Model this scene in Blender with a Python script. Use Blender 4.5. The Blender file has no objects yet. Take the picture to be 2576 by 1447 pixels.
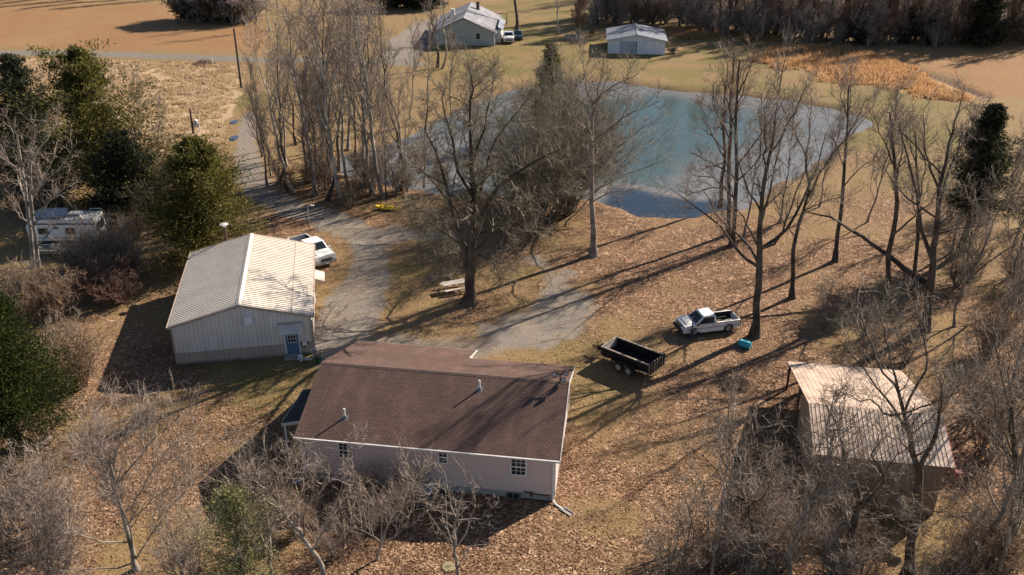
import bpy, bmesh, math, random
import numpy as np
from mathutils import Vector, Matrix
R = math.radians
sc = bpy.context.scene
COL = sc.collection

# ------------------------------------------------------------------ camera, world, sun, exposure
CAM_H, CAM_F, CAM_T, CAM_R = 33.5, 2300.0, R(26.12), R(0.2)   # height, focal length in units of a 2575 wide frame, pitch, roll
cam = bpy.data.cameras.new('camera'); cam_o = bpy.data.objects.new('camera', cam); COL.objects.link(cam_o)
cam.sensor_width = 36.0; cam.lens = CAM_F / 2575 * 36; cam.clip_start = 0.5; cam.clip_end = 5000
cam_o.matrix_world = Matrix.Translation((0, 0, CAM_H)) @ Matrix.Rotation(R(90) - CAM_T, 4, 'X') @ Matrix.Rotation(CAM_R, 4, 'Z')
sc.camera = cam_o
SUN_AZ, SUN_EL = R(51), R(30.5)          # clockwise from +Y, above the horizon
w = bpy.data.worlds.new('World'); sc.world = w; w.use_nodes = True
wn = w.node_tree.nodes; bg = wn['Background']
sky = wn.new('ShaderNodeTexSky'); sky.sky_type = 'NISHITA'; sky.sun_disc = False
sky.sun_elevation = SUN_EL; sky.sun_rotation = SUN_AZ; sky.altitude = 150; sky.air_density = 0.75; sky.dust_density = 0.4; sky.ozone_density = 0.6
w.node_tree.links.new(sky.outputs[0], bg.inputs[0]); bg.inputs[1].default_value = 0.062
sun = bpy.data.lights.new('sun', 'SUN'); sun.energy = 5.0; sun.angle = R(0.5); sun.color = (1.0, 0.885, 0.75)
sun_o = bpy.data.objects.new('sun', sun); COL.objects.link(sun_o)
sd = Vector((math.sin(SUN_AZ) * math.cos(SUN_EL), math.cos(SUN_AZ) * math.cos(SUN_EL), math.sin(SUN_EL)))
sun_o.rotation_euler = sd.to_track_quat('Z', 'Y').to_euler(); sun_o.location = sd * 300
sc.view_settings.view_transform = 'Standard'; sc.view_settings.look = 'None'
sc.view_settings.exposure = 1.25; sc.view_settings.gamma = 1.0
sc.cycles.max_bounces = 4; sc.cycles.diffuse_bounces = 2; sc.cycles.glossy_bounces = 2
sc.cycles.transmission_bounces = 2; sc.cycles.transparent_max_bounces = 4

# ------------------------------------------------------------------ measuring the photograph: pixel (2575 wide) to a point of the place
def ray(px, py):
    u = (px - 1287.5) / CAM_F; v = (py - 723.5) / CAM_F
    c, s = math.cos(CAM_R), math.sin(CAM_R); u, v = c * u + s * v, -s * u + c * v
    return np.array([u, math.cos(CAM_T) - v * math.sin(CAM_T), -math.sin(CAM_T) - v * math.cos(CAM_T)])
def P2(px, py, z=0.0):
    d = ray(px, py); return np.array([0, 0, CAM_H]) + d * ((z - CAM_H) / d[2])
def PV(px, py, Y):
    d = ray(px, py); return np.array([0, 0, CAM_H]) + d * (Y / d[1])

# ------------------------------------------------------------------ objects and tags
def tag(o, label=None, cat=None, group=None, kind=None):
    for k, v in (('label', label), ('category', cat), ('group', group), ('kind', kind)):
        if v: o[k] = v
    return o
def thing(name, label, cat, loc=(0, 0, 0), rz=0.0, group=None):
    o = bpy.data.objects.new(name, None); COL.objects.link(o); o.location = loc; o.rotation_euler = (0, 0, rz)
    o.empty_display_size = 0.2
    return tag(o, label, cat, group)
def kids(o): return [c for c in list(bpy.data.objects) if c.parent == o]
def mesh_obj(name, verts, faces, mat, parent=None, smooth=False):
    me = bpy.data.meshes.new(name)
    verts = np.asarray(verts, np.float32).reshape(-1, 3)
    if isinstance(faces, np.ndarray):
        n, k = faces.shape
        me.vertices.add(len(verts)); me.vertices.foreach_set('co', verts.ravel())
        me.loops.add(n * k); me.loops.foreach_set('vertex_index', faces.astype(np.int32).ravel())
        me.polygons.add(n); me.polygons.foreach_set('loop_start', np.arange(0, n * k, k, dtype=np.int32))
        me.update(calc_edges=True); me.validate()
    else:
        me.from_pydata(verts.tolist(), [], faces); me.update()
    if smooth: me.polygons.foreach_set('use_smooth', np.ones(len(me.polygons), bool))
    me.materials.append(mat)
    o = bpy.data.objects.new(name, me); COL.objects.link(o)
    if parent is not None: o.parent = parent
    return o
PROTO = {}
def dup(root, loc, rz=0.0, s=1.0, label=None, group=None, cat=None):
    r = root.copy(); COL.objects.link(r); r.location = loc; r.rotation_euler = (0, 0, rz)
    r.scale = s if isinstance(s, tuple) else (s, s, s)
    tag(r, label, cat, group)
    for ch in PROTO[root.name]:
        c = ch.copy(); COL.objects.link(c); c.parent = r
    return r

class MB:
    """collects shapes; build() links them as one mesh object"""
    def __init__(s): s.v = []; s.f = []
    def add(s, vs, fs):
        n = len(s.v); s.v += [tuple(map(float, p)) for p in vs]; s.f += [tuple(i + n for i in f) for f in fs]; return s
    def frustum(s, lo, hi):          # lo, hi: four points each, counter-clockwise seen from above
        return s.add(list(lo) + list(hi), [(3, 2, 1, 0), (4, 5, 6, 7), (0, 1, 5, 4), (1, 2, 6, 5), (2, 3, 7, 6), (3, 0, 4, 7)])
    def box(s, x0, y0, z0, x1, y1, z1):
        return s.frustum([(x0, y0, z0), (x1, y0, z0), (x1, y1, z0), (x0, y1, z0)], [(x0, y0, z1), (x1, y0, z1), (x1, y1, z1), (x0, y1, z1)])
    def slab(s, q, t):               # a quad given a thickness t downwards
        q = [np.array(p, float) for p in q]; return s.frustum([p - np.array([0, 0, t]) for p in q], q)
    def tube(s, pts, r, n=8, caps=True):
        pts = [np.array(p, float) for p in pts]; rs = r if hasattr(r, '__len__') else [r] * len(pts); b = len(s.v)
        for i, p in enumerate(pts):
            t = pts[min(i + 1, len(pts) - 1)] - pts[max(i - 1, 0)]; t = t / (np.linalg.norm(t) + 1e-9)
            a = np.cross(t, [0, 0, 1.0]) if abs(t[2]) < .95 else np.cross(t, [1.0, 0, 0])
            a /= np.linalg.norm(a); c = np.cross(t, a)
            for k in range(n):
                q = 2 * math.pi * k / n; s.v.append(tuple(p + rs[i] * (math.cos(q) * a + math.sin(q) * c)))
        for i in range(len(pts) - 1):
            for k in range(n):
                s.f.append((b + i * n + k, b + i * n + (k + 1) % n, b + (i + 1) * n + (k + 1) % n, b + (i + 1) * n + k))
        if caps:
            s.f.append(tuple(b + k for k in range(n))[::-1]); s.f.append(tuple(b + (len(pts) - 1) * n + k for k in range(n)))
        return s
    def prism(s, poly, a, b, axis='y'):   # poly in the two other axes, extruded from a to b
        f = {'y': lambda p, q: (p[0], q, p[1]), 'x': lambda p, q: (q, p[0], p[1]), 'z': lambda p, q: (p[0], p[1], q)}[axis]
        n = len(poly); return s.add([f(p, a) for p in poly] + [f(p, b) for p in poly],
            [tuple(range(n)), tuple(range(2 * n - 1, n - 1, -1))] + [(i, i + n, (i + 1) % n + n, (i + 1) % n) for i in range(n)])
    def build(s, name, mat, parent=None, bevel=0, smooth=False):
        o = mesh_obj(name, s.v, s.f, mat, parent, smooth)
        bm = bmesh.new(); bm.from_mesh(o.data); bmesh.ops.recalc_face_normals(bm, faces=bm.faces); bm.to_mesh(o.data); bm.free()
        if bevel:
            m = o.modifiers.new('bevel', 'BEVEL'); m.width = bevel; m.segments = 2; m.limit_method = 'ANGLE'; m.angle_limit = R(40)
        return o

# ------------------------------------------------------------------ materials
def nmat(name):
    m = bpy.data.materials.new(name); m.use_nodes = True; nt = m.node_tree
    return m, nt, nt.nodes, nt.links, nt.nodes['Principled BSDF']
def C4(c): return (c[0], c[1], c[2], 1)
def coords(N, L, scale=(1, 1, 1), kind='Object'):
    t = N.new('ShaderNodeTexCoord'); mp = N.new('ShaderNodeMapping'); L.new(t.outputs[kind], mp.inputs[0]); mp.inputs['Scale'].default_value = scale
    return mp.outputs[0]
def noise(N, L, vec, s, det=3, rough=.55):
    n = N.new('ShaderNodeTexNoise'); n.inputs['Scale'].default_value = s; n.inputs['Detail'].default_value = det; n.inputs['Roughness'].default_value = rough
    if vec is not None: L.new(vec, n.inputs['Vector'])
    return n.outputs['Fac']
def ramp(N, L, fac, stops):
    r = N.new('ShaderNodeValToRGB'); L.new(fac, r.inputs[0]); e = r.color_ramp.elements
    while len(e) < len(stops): e.new(.5)
    for i, (p, c) in enumerate(stops): e[i].position = p; e[i].color = C4(c) if hasattr(c, '__len__') else (c, c, c, 1)
    return r.outputs[0]
def mix(N, L, fac, a, b, mode='MIX'):
    m = N.new('ShaderNodeMix'); m.data_type = 'RGBA'; m.blend_type = mode
    for sock, v in ((m.inputs[0], fac), (m.inputs[6], a), (m.inputs[7], b)):
        if isinstance(v, bpy.types.NodeSocket): L.new(v, sock)
        elif hasattr(v, '__len__'): sock.default_value = C4(v)
        else: sock.default_value = v
    return m.outputs[2]
def math_(N, L, op, a, b=0.0, c=None, clamp=False):
    m = N.new('ShaderNodeMath'); m.operation = op; m.use_clamp = clamp
    for i, v in enumerate((a, b, c)):
        if v is None: continue
        if isinstance(v, bpy.types.NodeSocket): L.new(v, m.inputs[i])
        else: m.inputs[i].default_value = v
    return m.outputs[0]
def bump(N, L, bs, h, strength=.3, dist=.05):
    b = N.new('ShaderNodeBump'); b.inputs['Strength'].default_value = strength; b.inputs['Distance'].default_value = dist
    L.new(h, b.inputs['Height']); L.new(b.outputs[0], bs.inputs['Normal'])
def M(name, col, rough=.75, col2=None, s=3.0, metal=0.0, bmp=0.0, stretch=(1, 1, 1), spec=.4):
    m, nt, N, L, bs = nmat(name)
    bs.inputs['Roughness'].default_value = rough; bs.inputs['Metallic'].default_value = metal; bs.inputs['Specular IOR Level'].default_value = spec
    col2 = col2 or tuple(c * .7 for c in col)
    v = coords(N, L, stretch); n = noise(N, L, v, s, 5, .6)
    L.new(ramp(N, L, n, [(.3, col2), (.62, col)]), bs.inputs['Base Color'])
    if bmp: bump(N, L, bs, n, bmp, .03)
    return m
def leafmat(name, stops, rough=.7, trans=0.0, spec=.25):
    m, nt, N, L, bs = nmat(name); g = N.new('ShaderNodeNewGeometry')
    L.new(ramp(N, L, g.outputs['Random Per Island'], stops), bs.inputs['Base Color'])
    bs.inputs['Roughness'].default_value = rough; bs.inputs['Specular IOR Level'].default_value = spec
    if trans:                        # thin blades and leaves let light through
        t = N.new('ShaderNodeBsdfTranslucent'); L.new(bs.inputs['Base Color'].links[0].from_socket, t.inputs[0]); mx = N.new('ShaderNodeMixShader')
        mx.inputs[0].default_value = trans; L.new(bs.outputs[0], mx.inputs[1]); L.new(t.outputs[0], mx.inputs[2]); L.new(mx.outputs[0], N['Material Output'].inputs[0])
    return m
def barkmat(name, a, b, s=2.0):
    m, nt, N, L, bs = nmat(name); v = coords(N, L, (1, 1, .25)); n = noise(N, L, v, s * 3, 6, .7)
    n2 = noise(N, L, coords(N, L), .8, 3)
    c = mix(N, L, ramp(N, L, n2, [(.42, 0.0), (.62, 1.0)]), ramp(N, L, n, [(.3, a), (.7, b)]), tuple(min(1, x * 1.25 + .01) for x in b))
    L.new(c, bs.inputs['Base Color']); bs.inputs['Roughness'].default_value = .9; bs.inputs['Specular IOR Level'].default_value = .15
    bump(N, L, bs, n, .6, .05)
    return m

BARK = barkmat('bark_dark', (.024, .018, .014), (.080, .062, .046))
BARK_G = barkmat('bark_grey', (.075, .060, .050), (.23, .195, .165))
BARK_L = barkmat('bark_light_grey', (.14, .118, .098), (.40, .355, .30), 1.4)
BARK_P = barkmat('bark_pale', (.11, .09, .07), (.29, .25, .205), 1.0)
TWIG_D = leafmat('twigs_dark', [(0, (.060, .046, .036)), (.6, (.115, .090, .070)), (1, (.17, .14, .11))], .85)
TWIG = leafmat('twigs_grey', [(0, (.085, .063, .048)), (.55, (.205, .160, .122)), (.85, (.34, .275, .215)), (1, (.50, .42, .34))], .85)
TWIG_O = leafmat('twigs_olive', [(0, (.055, .045, .030)), (.55, (.14, .115, .078)), (.85, (.25, .21, .15)), (1, (.40, .35, .26))], .85)
TWIG_P = leafmat('twigs_pale', [(0, (.095, .068, .052)), (.5, (.225, .172, .136)), (.85, (.36, .29, .238)), (1, (.52, .44, .37))], .85)
TWIG_R = leafmat('twigs_reddish', [(0, (.09, .05, .036)), (.6, (.17, .098, .07)), (1, (.25, .16, .115))], .85)
TWIG_W = leafmat('twigs_wood', [(0, (.17, .13, .112)), (.6, (.33, .265, .235)), (1, (.46, .39, .345))], .85)
TWIG_B = leafmat('twigs_brown', [(0, (.09, .056, .036)), (.55, (.21, .14, .092)), (.85, (.34, .235, .155)), (1, (.46, .34, .24))], .85)
CEDAR = leafmat('cedar_foliage', [(0, (.018, .024, .007)), (.5, (.075, .075, .017)), (.85, (.175, .15, .034)), (1, (.25, .19, .06))], .7, .45)
CEDAR_D = leafmat('dark_cedar_foliage', [(0, (.012, .018, .010)), (.6, (.034, .038, .018)), (1, (.075, .070, .032))], .7, .25)
CEDAR_G = leafmat('green_cedar_foliage', [(0, (.008, .015, .004)), (.5, (.022, .034, .007)), (.9, (.055, .064, .012)), (1, (.09, .08, .022))], .8, .25, .08)
PINE_L = leafmat('light_needles', [(0, (.12, .125, .045)), (.5, (.27, .26, .11)), (1, (.42, .38, .20))], .7, .45)

# ------------------------------------------------------------------ outlines on the ground
def poly(pts): return np.array([P2(*p)[:2] for p in pts])
def sdf(X, pl):
    """signed distance to a polygon, inside positive"""
    d = np.full(len(X), 1e9); ins = np.zeros(len(X), bool); n = len(pl)
    for i in range(n):
        a, b = pl[i], pl[(i + 1) % n]; e = b - a; wv = X - a
        t = np.clip((wv @ e) / (e @ e + 1e-9), 0, 1); d = np.minimum(d, ((wv - t[:, None] * e) ** 2).sum(1))
        c = ((a[1] <= X[:, 1]) & (b[1] > X[:, 1])) | ((b[1] <= X[:, 1]) & (a[1] > X[:, 1]))
        with np.errstate(divide='ignore', invalid='ignore'):
            ins ^= c & (X[:, 0] < a[0] + (X[:, 1] - a[1]) / (b[1] - a[1]) * e[0])
    d = np.sqrt(d); return np.where(ins, d, -d)
def lane(X, pts):
    """distance inside a lane given as (px, py, half width in metres)"""
    best = np.full(len(X), -1e9); w_ = np.array([p[2] for p in pts]); q = np.array([P2(p[0], p[1])[:2] for p in pts])
    for i in range(len(q) - 1):
        e = q[i + 1] - q[i]; t = np.clip(((X - q[i]) @ e) / (e @ e), 0, 1)
        dd = np.sqrt(((X - q[i] - t[:, None] * e) ** 2).sum(1)); best = np.maximum(best, w_[i] + t * (w_[i + 1] - w_[i]) - dd)
    return best
def ss(x, a, b):
    t = np.clip((x - a) / (b - a), 0, 1); return t * t * (3 - 2 * t)
def vnoise(X, s, seed):
    """value noise on the ground, 0..1"""
    g = np.random.RandomState(seed).rand(256, 256); p = X * s + 1000; i = np.floor(p).astype(int); f = p - i; f = f * f * (3 - 2 * f)
    a = lambda dx, dy: g[(i[:, 0] + dx) % 256, (i[:, 1] + dy) % 256]
    return (a(0, 0) * (1 - f[:, 0]) + a(1, 0) * f[:, 0]) * (1 - f[:, 1]) + (a(0, 1) * (1 - f[:, 0]) + a(1, 1) * f[:, 0]) * f[:, 1]
POND = poly([(1440, 203), (1560, 206), (1640, 220), (1760, 230), (1950, 246), (2080, 268), (2150, 288), (2174, 303), (2150, 318), (2108, 338), (2060, 385),
             (2000, 430), (1950, 452), (1900, 487), (1830, 516), (1760, 527), (1690, 530), (1620, 527), (1570, 508), (1500, 492), (1400, 484), (1272, 476), (1100, 468), (950, 452),
             (860, 420), (870, 390), (950, 372), (1040, 345), (1110, 305), (1180, 268), (1290, 226), (1370, 208)])
LANE1 = [(626, 290, .9), (622, 330, 1.1), (616, 380, 1.3), (624, 440, 1.5), (660, 490, 1.8), (740, 525, 1.8), (830, 556, 2.0), (905, 592, 1.9), (930, 650, 1.6), (915, 720, 2.1),
         (885, 790, 2.5), (860, 850, 2.5), (850, 900, 1.8)]
LANE2 = [(870, 850, 2.3), (980, 868, 2.2), (1100, 872, 2.2), (1200, 868, 2.5), (1320, 842, 2.8), (1405, 792, 2.7), (1425, 740, 2.1), (1395, 690, 1.3), (1340, 650, .6)]
LANE3 = [(925, 600, 2.0), (1000, 588, 1.7), (1090, 590, 1.3), (1180, 600, .6)]
ROAD = [(-900, 117, 1.9), (0, 132, 1.9), (300, 139, 1.9), (620, 150, 1.9), (900, 158, 1.9), (1040, 160, 1.9)]
FDRIVE = [(1000, 150, 3.0), (1040, 105, 4.5), (1100, 62, 5.5), (1170, 38, 4.0)]
FIELD_L = poly([(-1500, 104), (0, 119), (300, 126), (640, 137), (690, 110), (640, 40), (480, 12), (300, 4), (-1500, -30)])
FIELD_R = poly([(2185, 128), (2400, 118), (2600, 114), (3400, 108), (3400, 240), (2700, 250), (2500, 246), (2440, 226), (2360, 190)])
STRAW = poly([(-900, 148), (0, 148), (300, 155), (610, 165), (600, 240), (575, 320), (520, 400), (300, 440), (0, 400), (-900, 380)])
BLUE = poly([(2030, 165), (2120, 140), (2180, 128), (2260, 155), (2370, 212), (2450, 258), (2330, 252), (2200, 206), (2090, 192)])
BLUE2 = poly([(1680, 72), (1800, 74), (1960, 92), (1960, 106), (1820, 100), (1690, 98)])
YARD = poly([(980, 180), (1040, 60), (1250, -10), (1480, -10), (1500, 90), (1700, 100), (1960, 110), (2020, 200), (1800, 225), (1450, 195), (1250, 210)])
GREENS = [(2250, 255, 13, .75), (2240, 330, 11, .9), (2150, 345, 8, .9), (1150, 560, 6, .5), (1330, 690, 3.5, .7), (1020, 680, 3.0, .75), (620, 255, 5, .9), (1500, 985, 3.2, .8), (1430, 880, 4.5, .6),
          (560, 1010, 7.5, .95), (420, 1060, 5, .7), (1440, 1010, 3, .6), (1650, 1230, 4, .35), (800, 900, 3, .8), (1500, 130, 22, .5), (1850, 215, 16, .6), (1440, 60, 26, .5), (2300, 440, 8, .6), (1560, 1320, 2.5, .5), (1960, 985, 2.5, .9)]
LEAVES = [(1700, 640, 17, 1.0), (1900, 720, 16, 1.0), (2200, 700, 14, .9), (1560, 760, 9, .9), (1150, 800, 6, .85), (1350, 600, 10, .75), (850, 500, 14, .9), (1200, 480, 12, .9), (700, 640, 6, .8), (820, 680, 3, .95),
          (1680, 1250, 11, .95), (2000, 1000, 12, .95), (2400, 1000, 16, .95), (1700, 1400, 10, .9), (1100, 1400, 9, .9), (330, 900, 10, .7), (300, 1250, 14, .8), (250, 1000, 9, .8), (2300, 560, 10, .7), (1500, 560, 9, .9), (2200, 400, 9, .5), (600, 1150, 6, .2), (900, 1300, 8, .9), (1540, 1050, 5, .6)]
def blobs(X, L):
    m = np.zeros(len(X))
    for px, py, r, v in L:
        c = P2(px, py)[:2]; m = np.maximum(m, v * np.exp(-((X - c) ** 2).sum(1) / (r * r)))
    return m
def masks(X):
    n1 = vnoise(X, .35, 1) - .5; n2 = vnoise(X, 1.3, 2) - .5; n3 = vnoise(X, .09, 3) - .5
    g = np.maximum(ss(lane(X, LANE1) + n2 * .9 + n1 * .8, -.8, .9), (.72 + .5 * n1) * ss(lane(X, LANE2) + n2 * 1.1 + n1 * 1.2, -1.0, 1.4))
    g = np.maximum(g, .8 * ss(lane(X, LANE3) + n2 + n1, -.8, .8)); g = np.maximum(g, .9 * ss(lane(X, FDRIVE) + n1, -.6, .6))
    rd = ss(lane(X, ROAD) + n1 * .3, -.25, .25)
    fl = np.maximum(ss(sdf(X, FIELD_L) + n1 * 2, -1.5, 2.5), ss(sdf(X, FIELD_R) + n1 * 2, -1, 2))
    gr = np.maximum(blobs(X, GREENS), .55 * ss(sdf(X, YARD) + n3 * 8, -2, 6)) * (.75 + .9 * n1)
    st = np.maximum(ss(sdf(X, STRAW) + n1 * 2, -1, 1.5), 0)
    lf = blobs(X, LEAVES) * np.clip(.86 + .9 * n1 + .45 * n2 + .9 * (vnoise(X, .16, 17) - .5), .05, 1.2); pn = sdf(X, POND)
    lf = np.where(X[:, 1] > 118, lf * .4, lf); far = ss(X[:, 1], 110, 135)
    bl = np.maximum(ss(sdf(X, BLUE) + n1 * 3, -2, 1.5), ss(sdf(X, BLUE2) + n1 * 2, -1, 1))
    ice = ss(sdf(X, TEAL) + n3 * 8 + n1 * 3, -4, 3)
    dark = ss(X[:, 1], 186, 200) * ss(X[:, 0], 15, 28)
    return dict(gravel=g, road=rd, field=fl, green=np.clip(gr, 0, 1), straw=st, leaf=np.clip(lf, 0, 1), pond=pn, far=far, blue=bl, teal=ice, wood=dark)
TEAL = poly([(1545, 245), (1700, 252), (1790, 300), (1800, 400), (1770, 450), (1640, 462), (1560, 440), (1400, 440), (1200, 420), (1250, 330)])
NEARW = poly([(1530, 455), (1600, 462), (1680, 478), (1760, 492), (1830, 486), (1880, 540), (1600, 560), (1500, 520)])

# ------------------------------------------------------------------ ground materials
def ground_mat():
    m, nt, N, L, bs = nmat('ground_cover')
    A = N.new('ShaderNodeAttribute'); A.attribute_name = 'ma'; sa = N.new('ShaderNodeSeparateColor'); L.new(A.outputs['Color'], sa.inputs[0])
    B = N.new('ShaderNodeAttribute'); B.attribute_name = 'mb'; sb = N.new('ShaderNodeSeparateColor'); L.new(B.outputs['Color'], sb.inputs[0])
    D = N.new('ShaderNodeAttribute'); D.attribute_name = 'mc'; sc_ = N.new('ShaderNodeSeparateColor'); L.new(D.outputs['Color'], sc_.inputs[0])
    p = N.new('ShaderNodeNewGeometry').outputs['Position']
    nA = noise(N, L, p, .28, 4, .6); nB = noise(N, L, p, 1.6, 5, .65); nC = noise(N, L, p, 6.5, 5, .7)
    vo = N.new('ShaderNodeTexVoronoi'); vo.inputs['Scale'].default_value = 8.5; L.new(p, vo.inputs['Vector'])
    vs = N.new('ShaderNodeSeparateColor'); L.new(vo.outputs['Color'], vs.inputs[0])
    def soft(mask, lo=.3, hi=.7, amt=.7):      # uneven edge
        t = math_(N, L, 'ADD', mask, math_(N, L, 'MULTIPLY', math_(N, L, 'SUBTRACT', nB, .5), amt)); mr = N.new('ShaderNodeMapRange'); mr.interpolation_type = 'SMOOTHSTEP'
        L.new(t, mr.inputs[0]); mr.inputs[1].default_value = lo; mr.inputs[2].default_value = hi; return mr.outputs[0]
    dry = mix(N, L, nC, (.105, .072, .033), (.33, .228, .108)); dry = mix(N, L, ramp(N, L, nA, [(.35, .0), (.65, .8)]), dry, mix(N, L, nB, (.14, .09, .045), (.29, .19, .10)))
    grn = mix(N, L, nC, (.07, .06, .018), (.235, .185, .07))
    c = mix(N, L, soft(sb.outputs[0], .18, .62, .8), dry, grn)
    litter = ramp(N, L, vs.outputs[0], [(0, (.075, .037, .021)), (.35, (.19, .103, .058)), (.7, (.365, .222, .132)), (1, (.60, .42, .28))])
    litter = mix(N, L, ramp(N, L, nB, [(.34, .75), (.62, 0.0)]), litter, (.080, .043, .026)); litter = mix(N, L, ramp(N, L, noise(N, L, p, .55, 4, .7), [(.42, .55), (.58, 0.0)]), litter, (.13, .075, .042))
    c = mix(N, L, soft(sb.outputs[2], .1, .75, 1.1), c, litter)
    straw = mix(N, L, nB, (.24, .17, .10), (.52, .385, .245)); straw = mix(N, L, math_(N, L, 'MULTIPLY', nC, .5), straw, (.30, .205, .125))
    c = mix(N, L, soft(sb.outputs[1]), c, straw)
    fsep = N.new('ShaderNodeSeparateXYZ'); L.new(p, fsep.inputs[0])
    row = noise(N, L, coords(N, L, (.05, 1.1, 1)), 1.0, 4, .6)
    field = mix(N, L, row, (.185, .10, .047), (.315, .182, .09)); field = mix(N, L, ramp(N, L, nC, [(.35, .5), (.6, 0.0)]), field, (.19, .105, .05))
    field = mix(N, L, ramp(N, L, noise(N, L, p, .06, 4), [(.45, 0.0), (.7, .5)]), field, (.28, .18, .085))
    c = mix(N, L, soft(sa.outputs[2]), c, field)
    blue = mix(N, L, nB, (.23, .135, .06), (.42, .26, .125)); c = mix(N, L, soft(sc_.outputs[0]), c, blue)
    wood = mix(N, L, nB, (.055, .036, .026), (.14, .09, .062)); c = mix(N, L, soft(sc_.outputs[1]), c, wood)
    mud = mix(N, L, nB, (.10, .066, .042), (.23, .145, .09)); c = mix(N, L, soft(sc_.outputs[2]), c, mud)
    grav = mix(N, L, nC, (.095, .085, .075), (.29, .262, .228)); grav = mix(N, L, ramp(N, L, nA, [(.4, 0.0), (.7, .55)]), grav, (.25, .195, .14))
    grav = mix(N, L, ramp(N, L, vs.outputs[1], [(.8, 0.0), (.9, .55)]), grav, (.27, .16, .095))
    c = mix(N, L, soft(sa.outputs[0], .2, .8, .9), c, grav)
    road = mix(N, L, nB, (.145, .127, .105), (.21, .185, .155)); c = mix(N, L, sa.outputs[1], c, road)
    L.new(c, bs.inputs['Base Color']); bs.inputs['Roughness'].default_value = .95; bs.inputs['Specular IOR Level'].default_value = .1
    h = math_(N, L, 'ADD', nC, math_(N, L, 'MULTIPLY', vs.outputs[0], .6)); bump(N, L, bs, h, .75, .10)
    return m
GROUND = ground_mat()
def water_mat():
    m, nt, N, L, bs = nmat('pond_water')
    A = N.new('ShaderNodeAttribute'); A.attribute_name = 'ma'; sa = N.new('ShaderNodeSeparateColor'); L.new(A.outputs['Color'], sa.inputs[0])
    p = N.new('ShaderNodeNewGeometry').outputs['Position']; n = noise(N, L, p, .16, 6, .62); n2 = noise(N, L, p, .9, 5, .6)
    ice = mix(N, L, n2, (.115, .112, .108), (.165, .16, .155)); ice = mix(N, L, ramp(N, L, n, [(.42, 0.0), (.62, .7)]), ice, (.065, .08, .073))
    teal = mix(N, L, n, (.032, .056, .045), (.046, .072, .058)); deep = (.014, .022, .03)
    c = mix(N, L, sa.outputs[0], ice, teal); c = mix(N, L, sa.outputs[1], c, deep); c = mix(N, L, sa.outputs[2], c, (.24, .18, .14))
    L.new(c, bs.inputs['Base Color'])
    L.new(mix(N, L, sa.outputs[1], mix(N, L, sa.outputs[0], (.34, .34, .34), (.16, .16, .16)), (.08, .08, .08)), bs.inputs['Roughness']); bs.inputs['Specular IOR Level'].default_value = .25
    bump(N, L, bs, n2, .05, .03)
    return m
WATER = water_mat()

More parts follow.
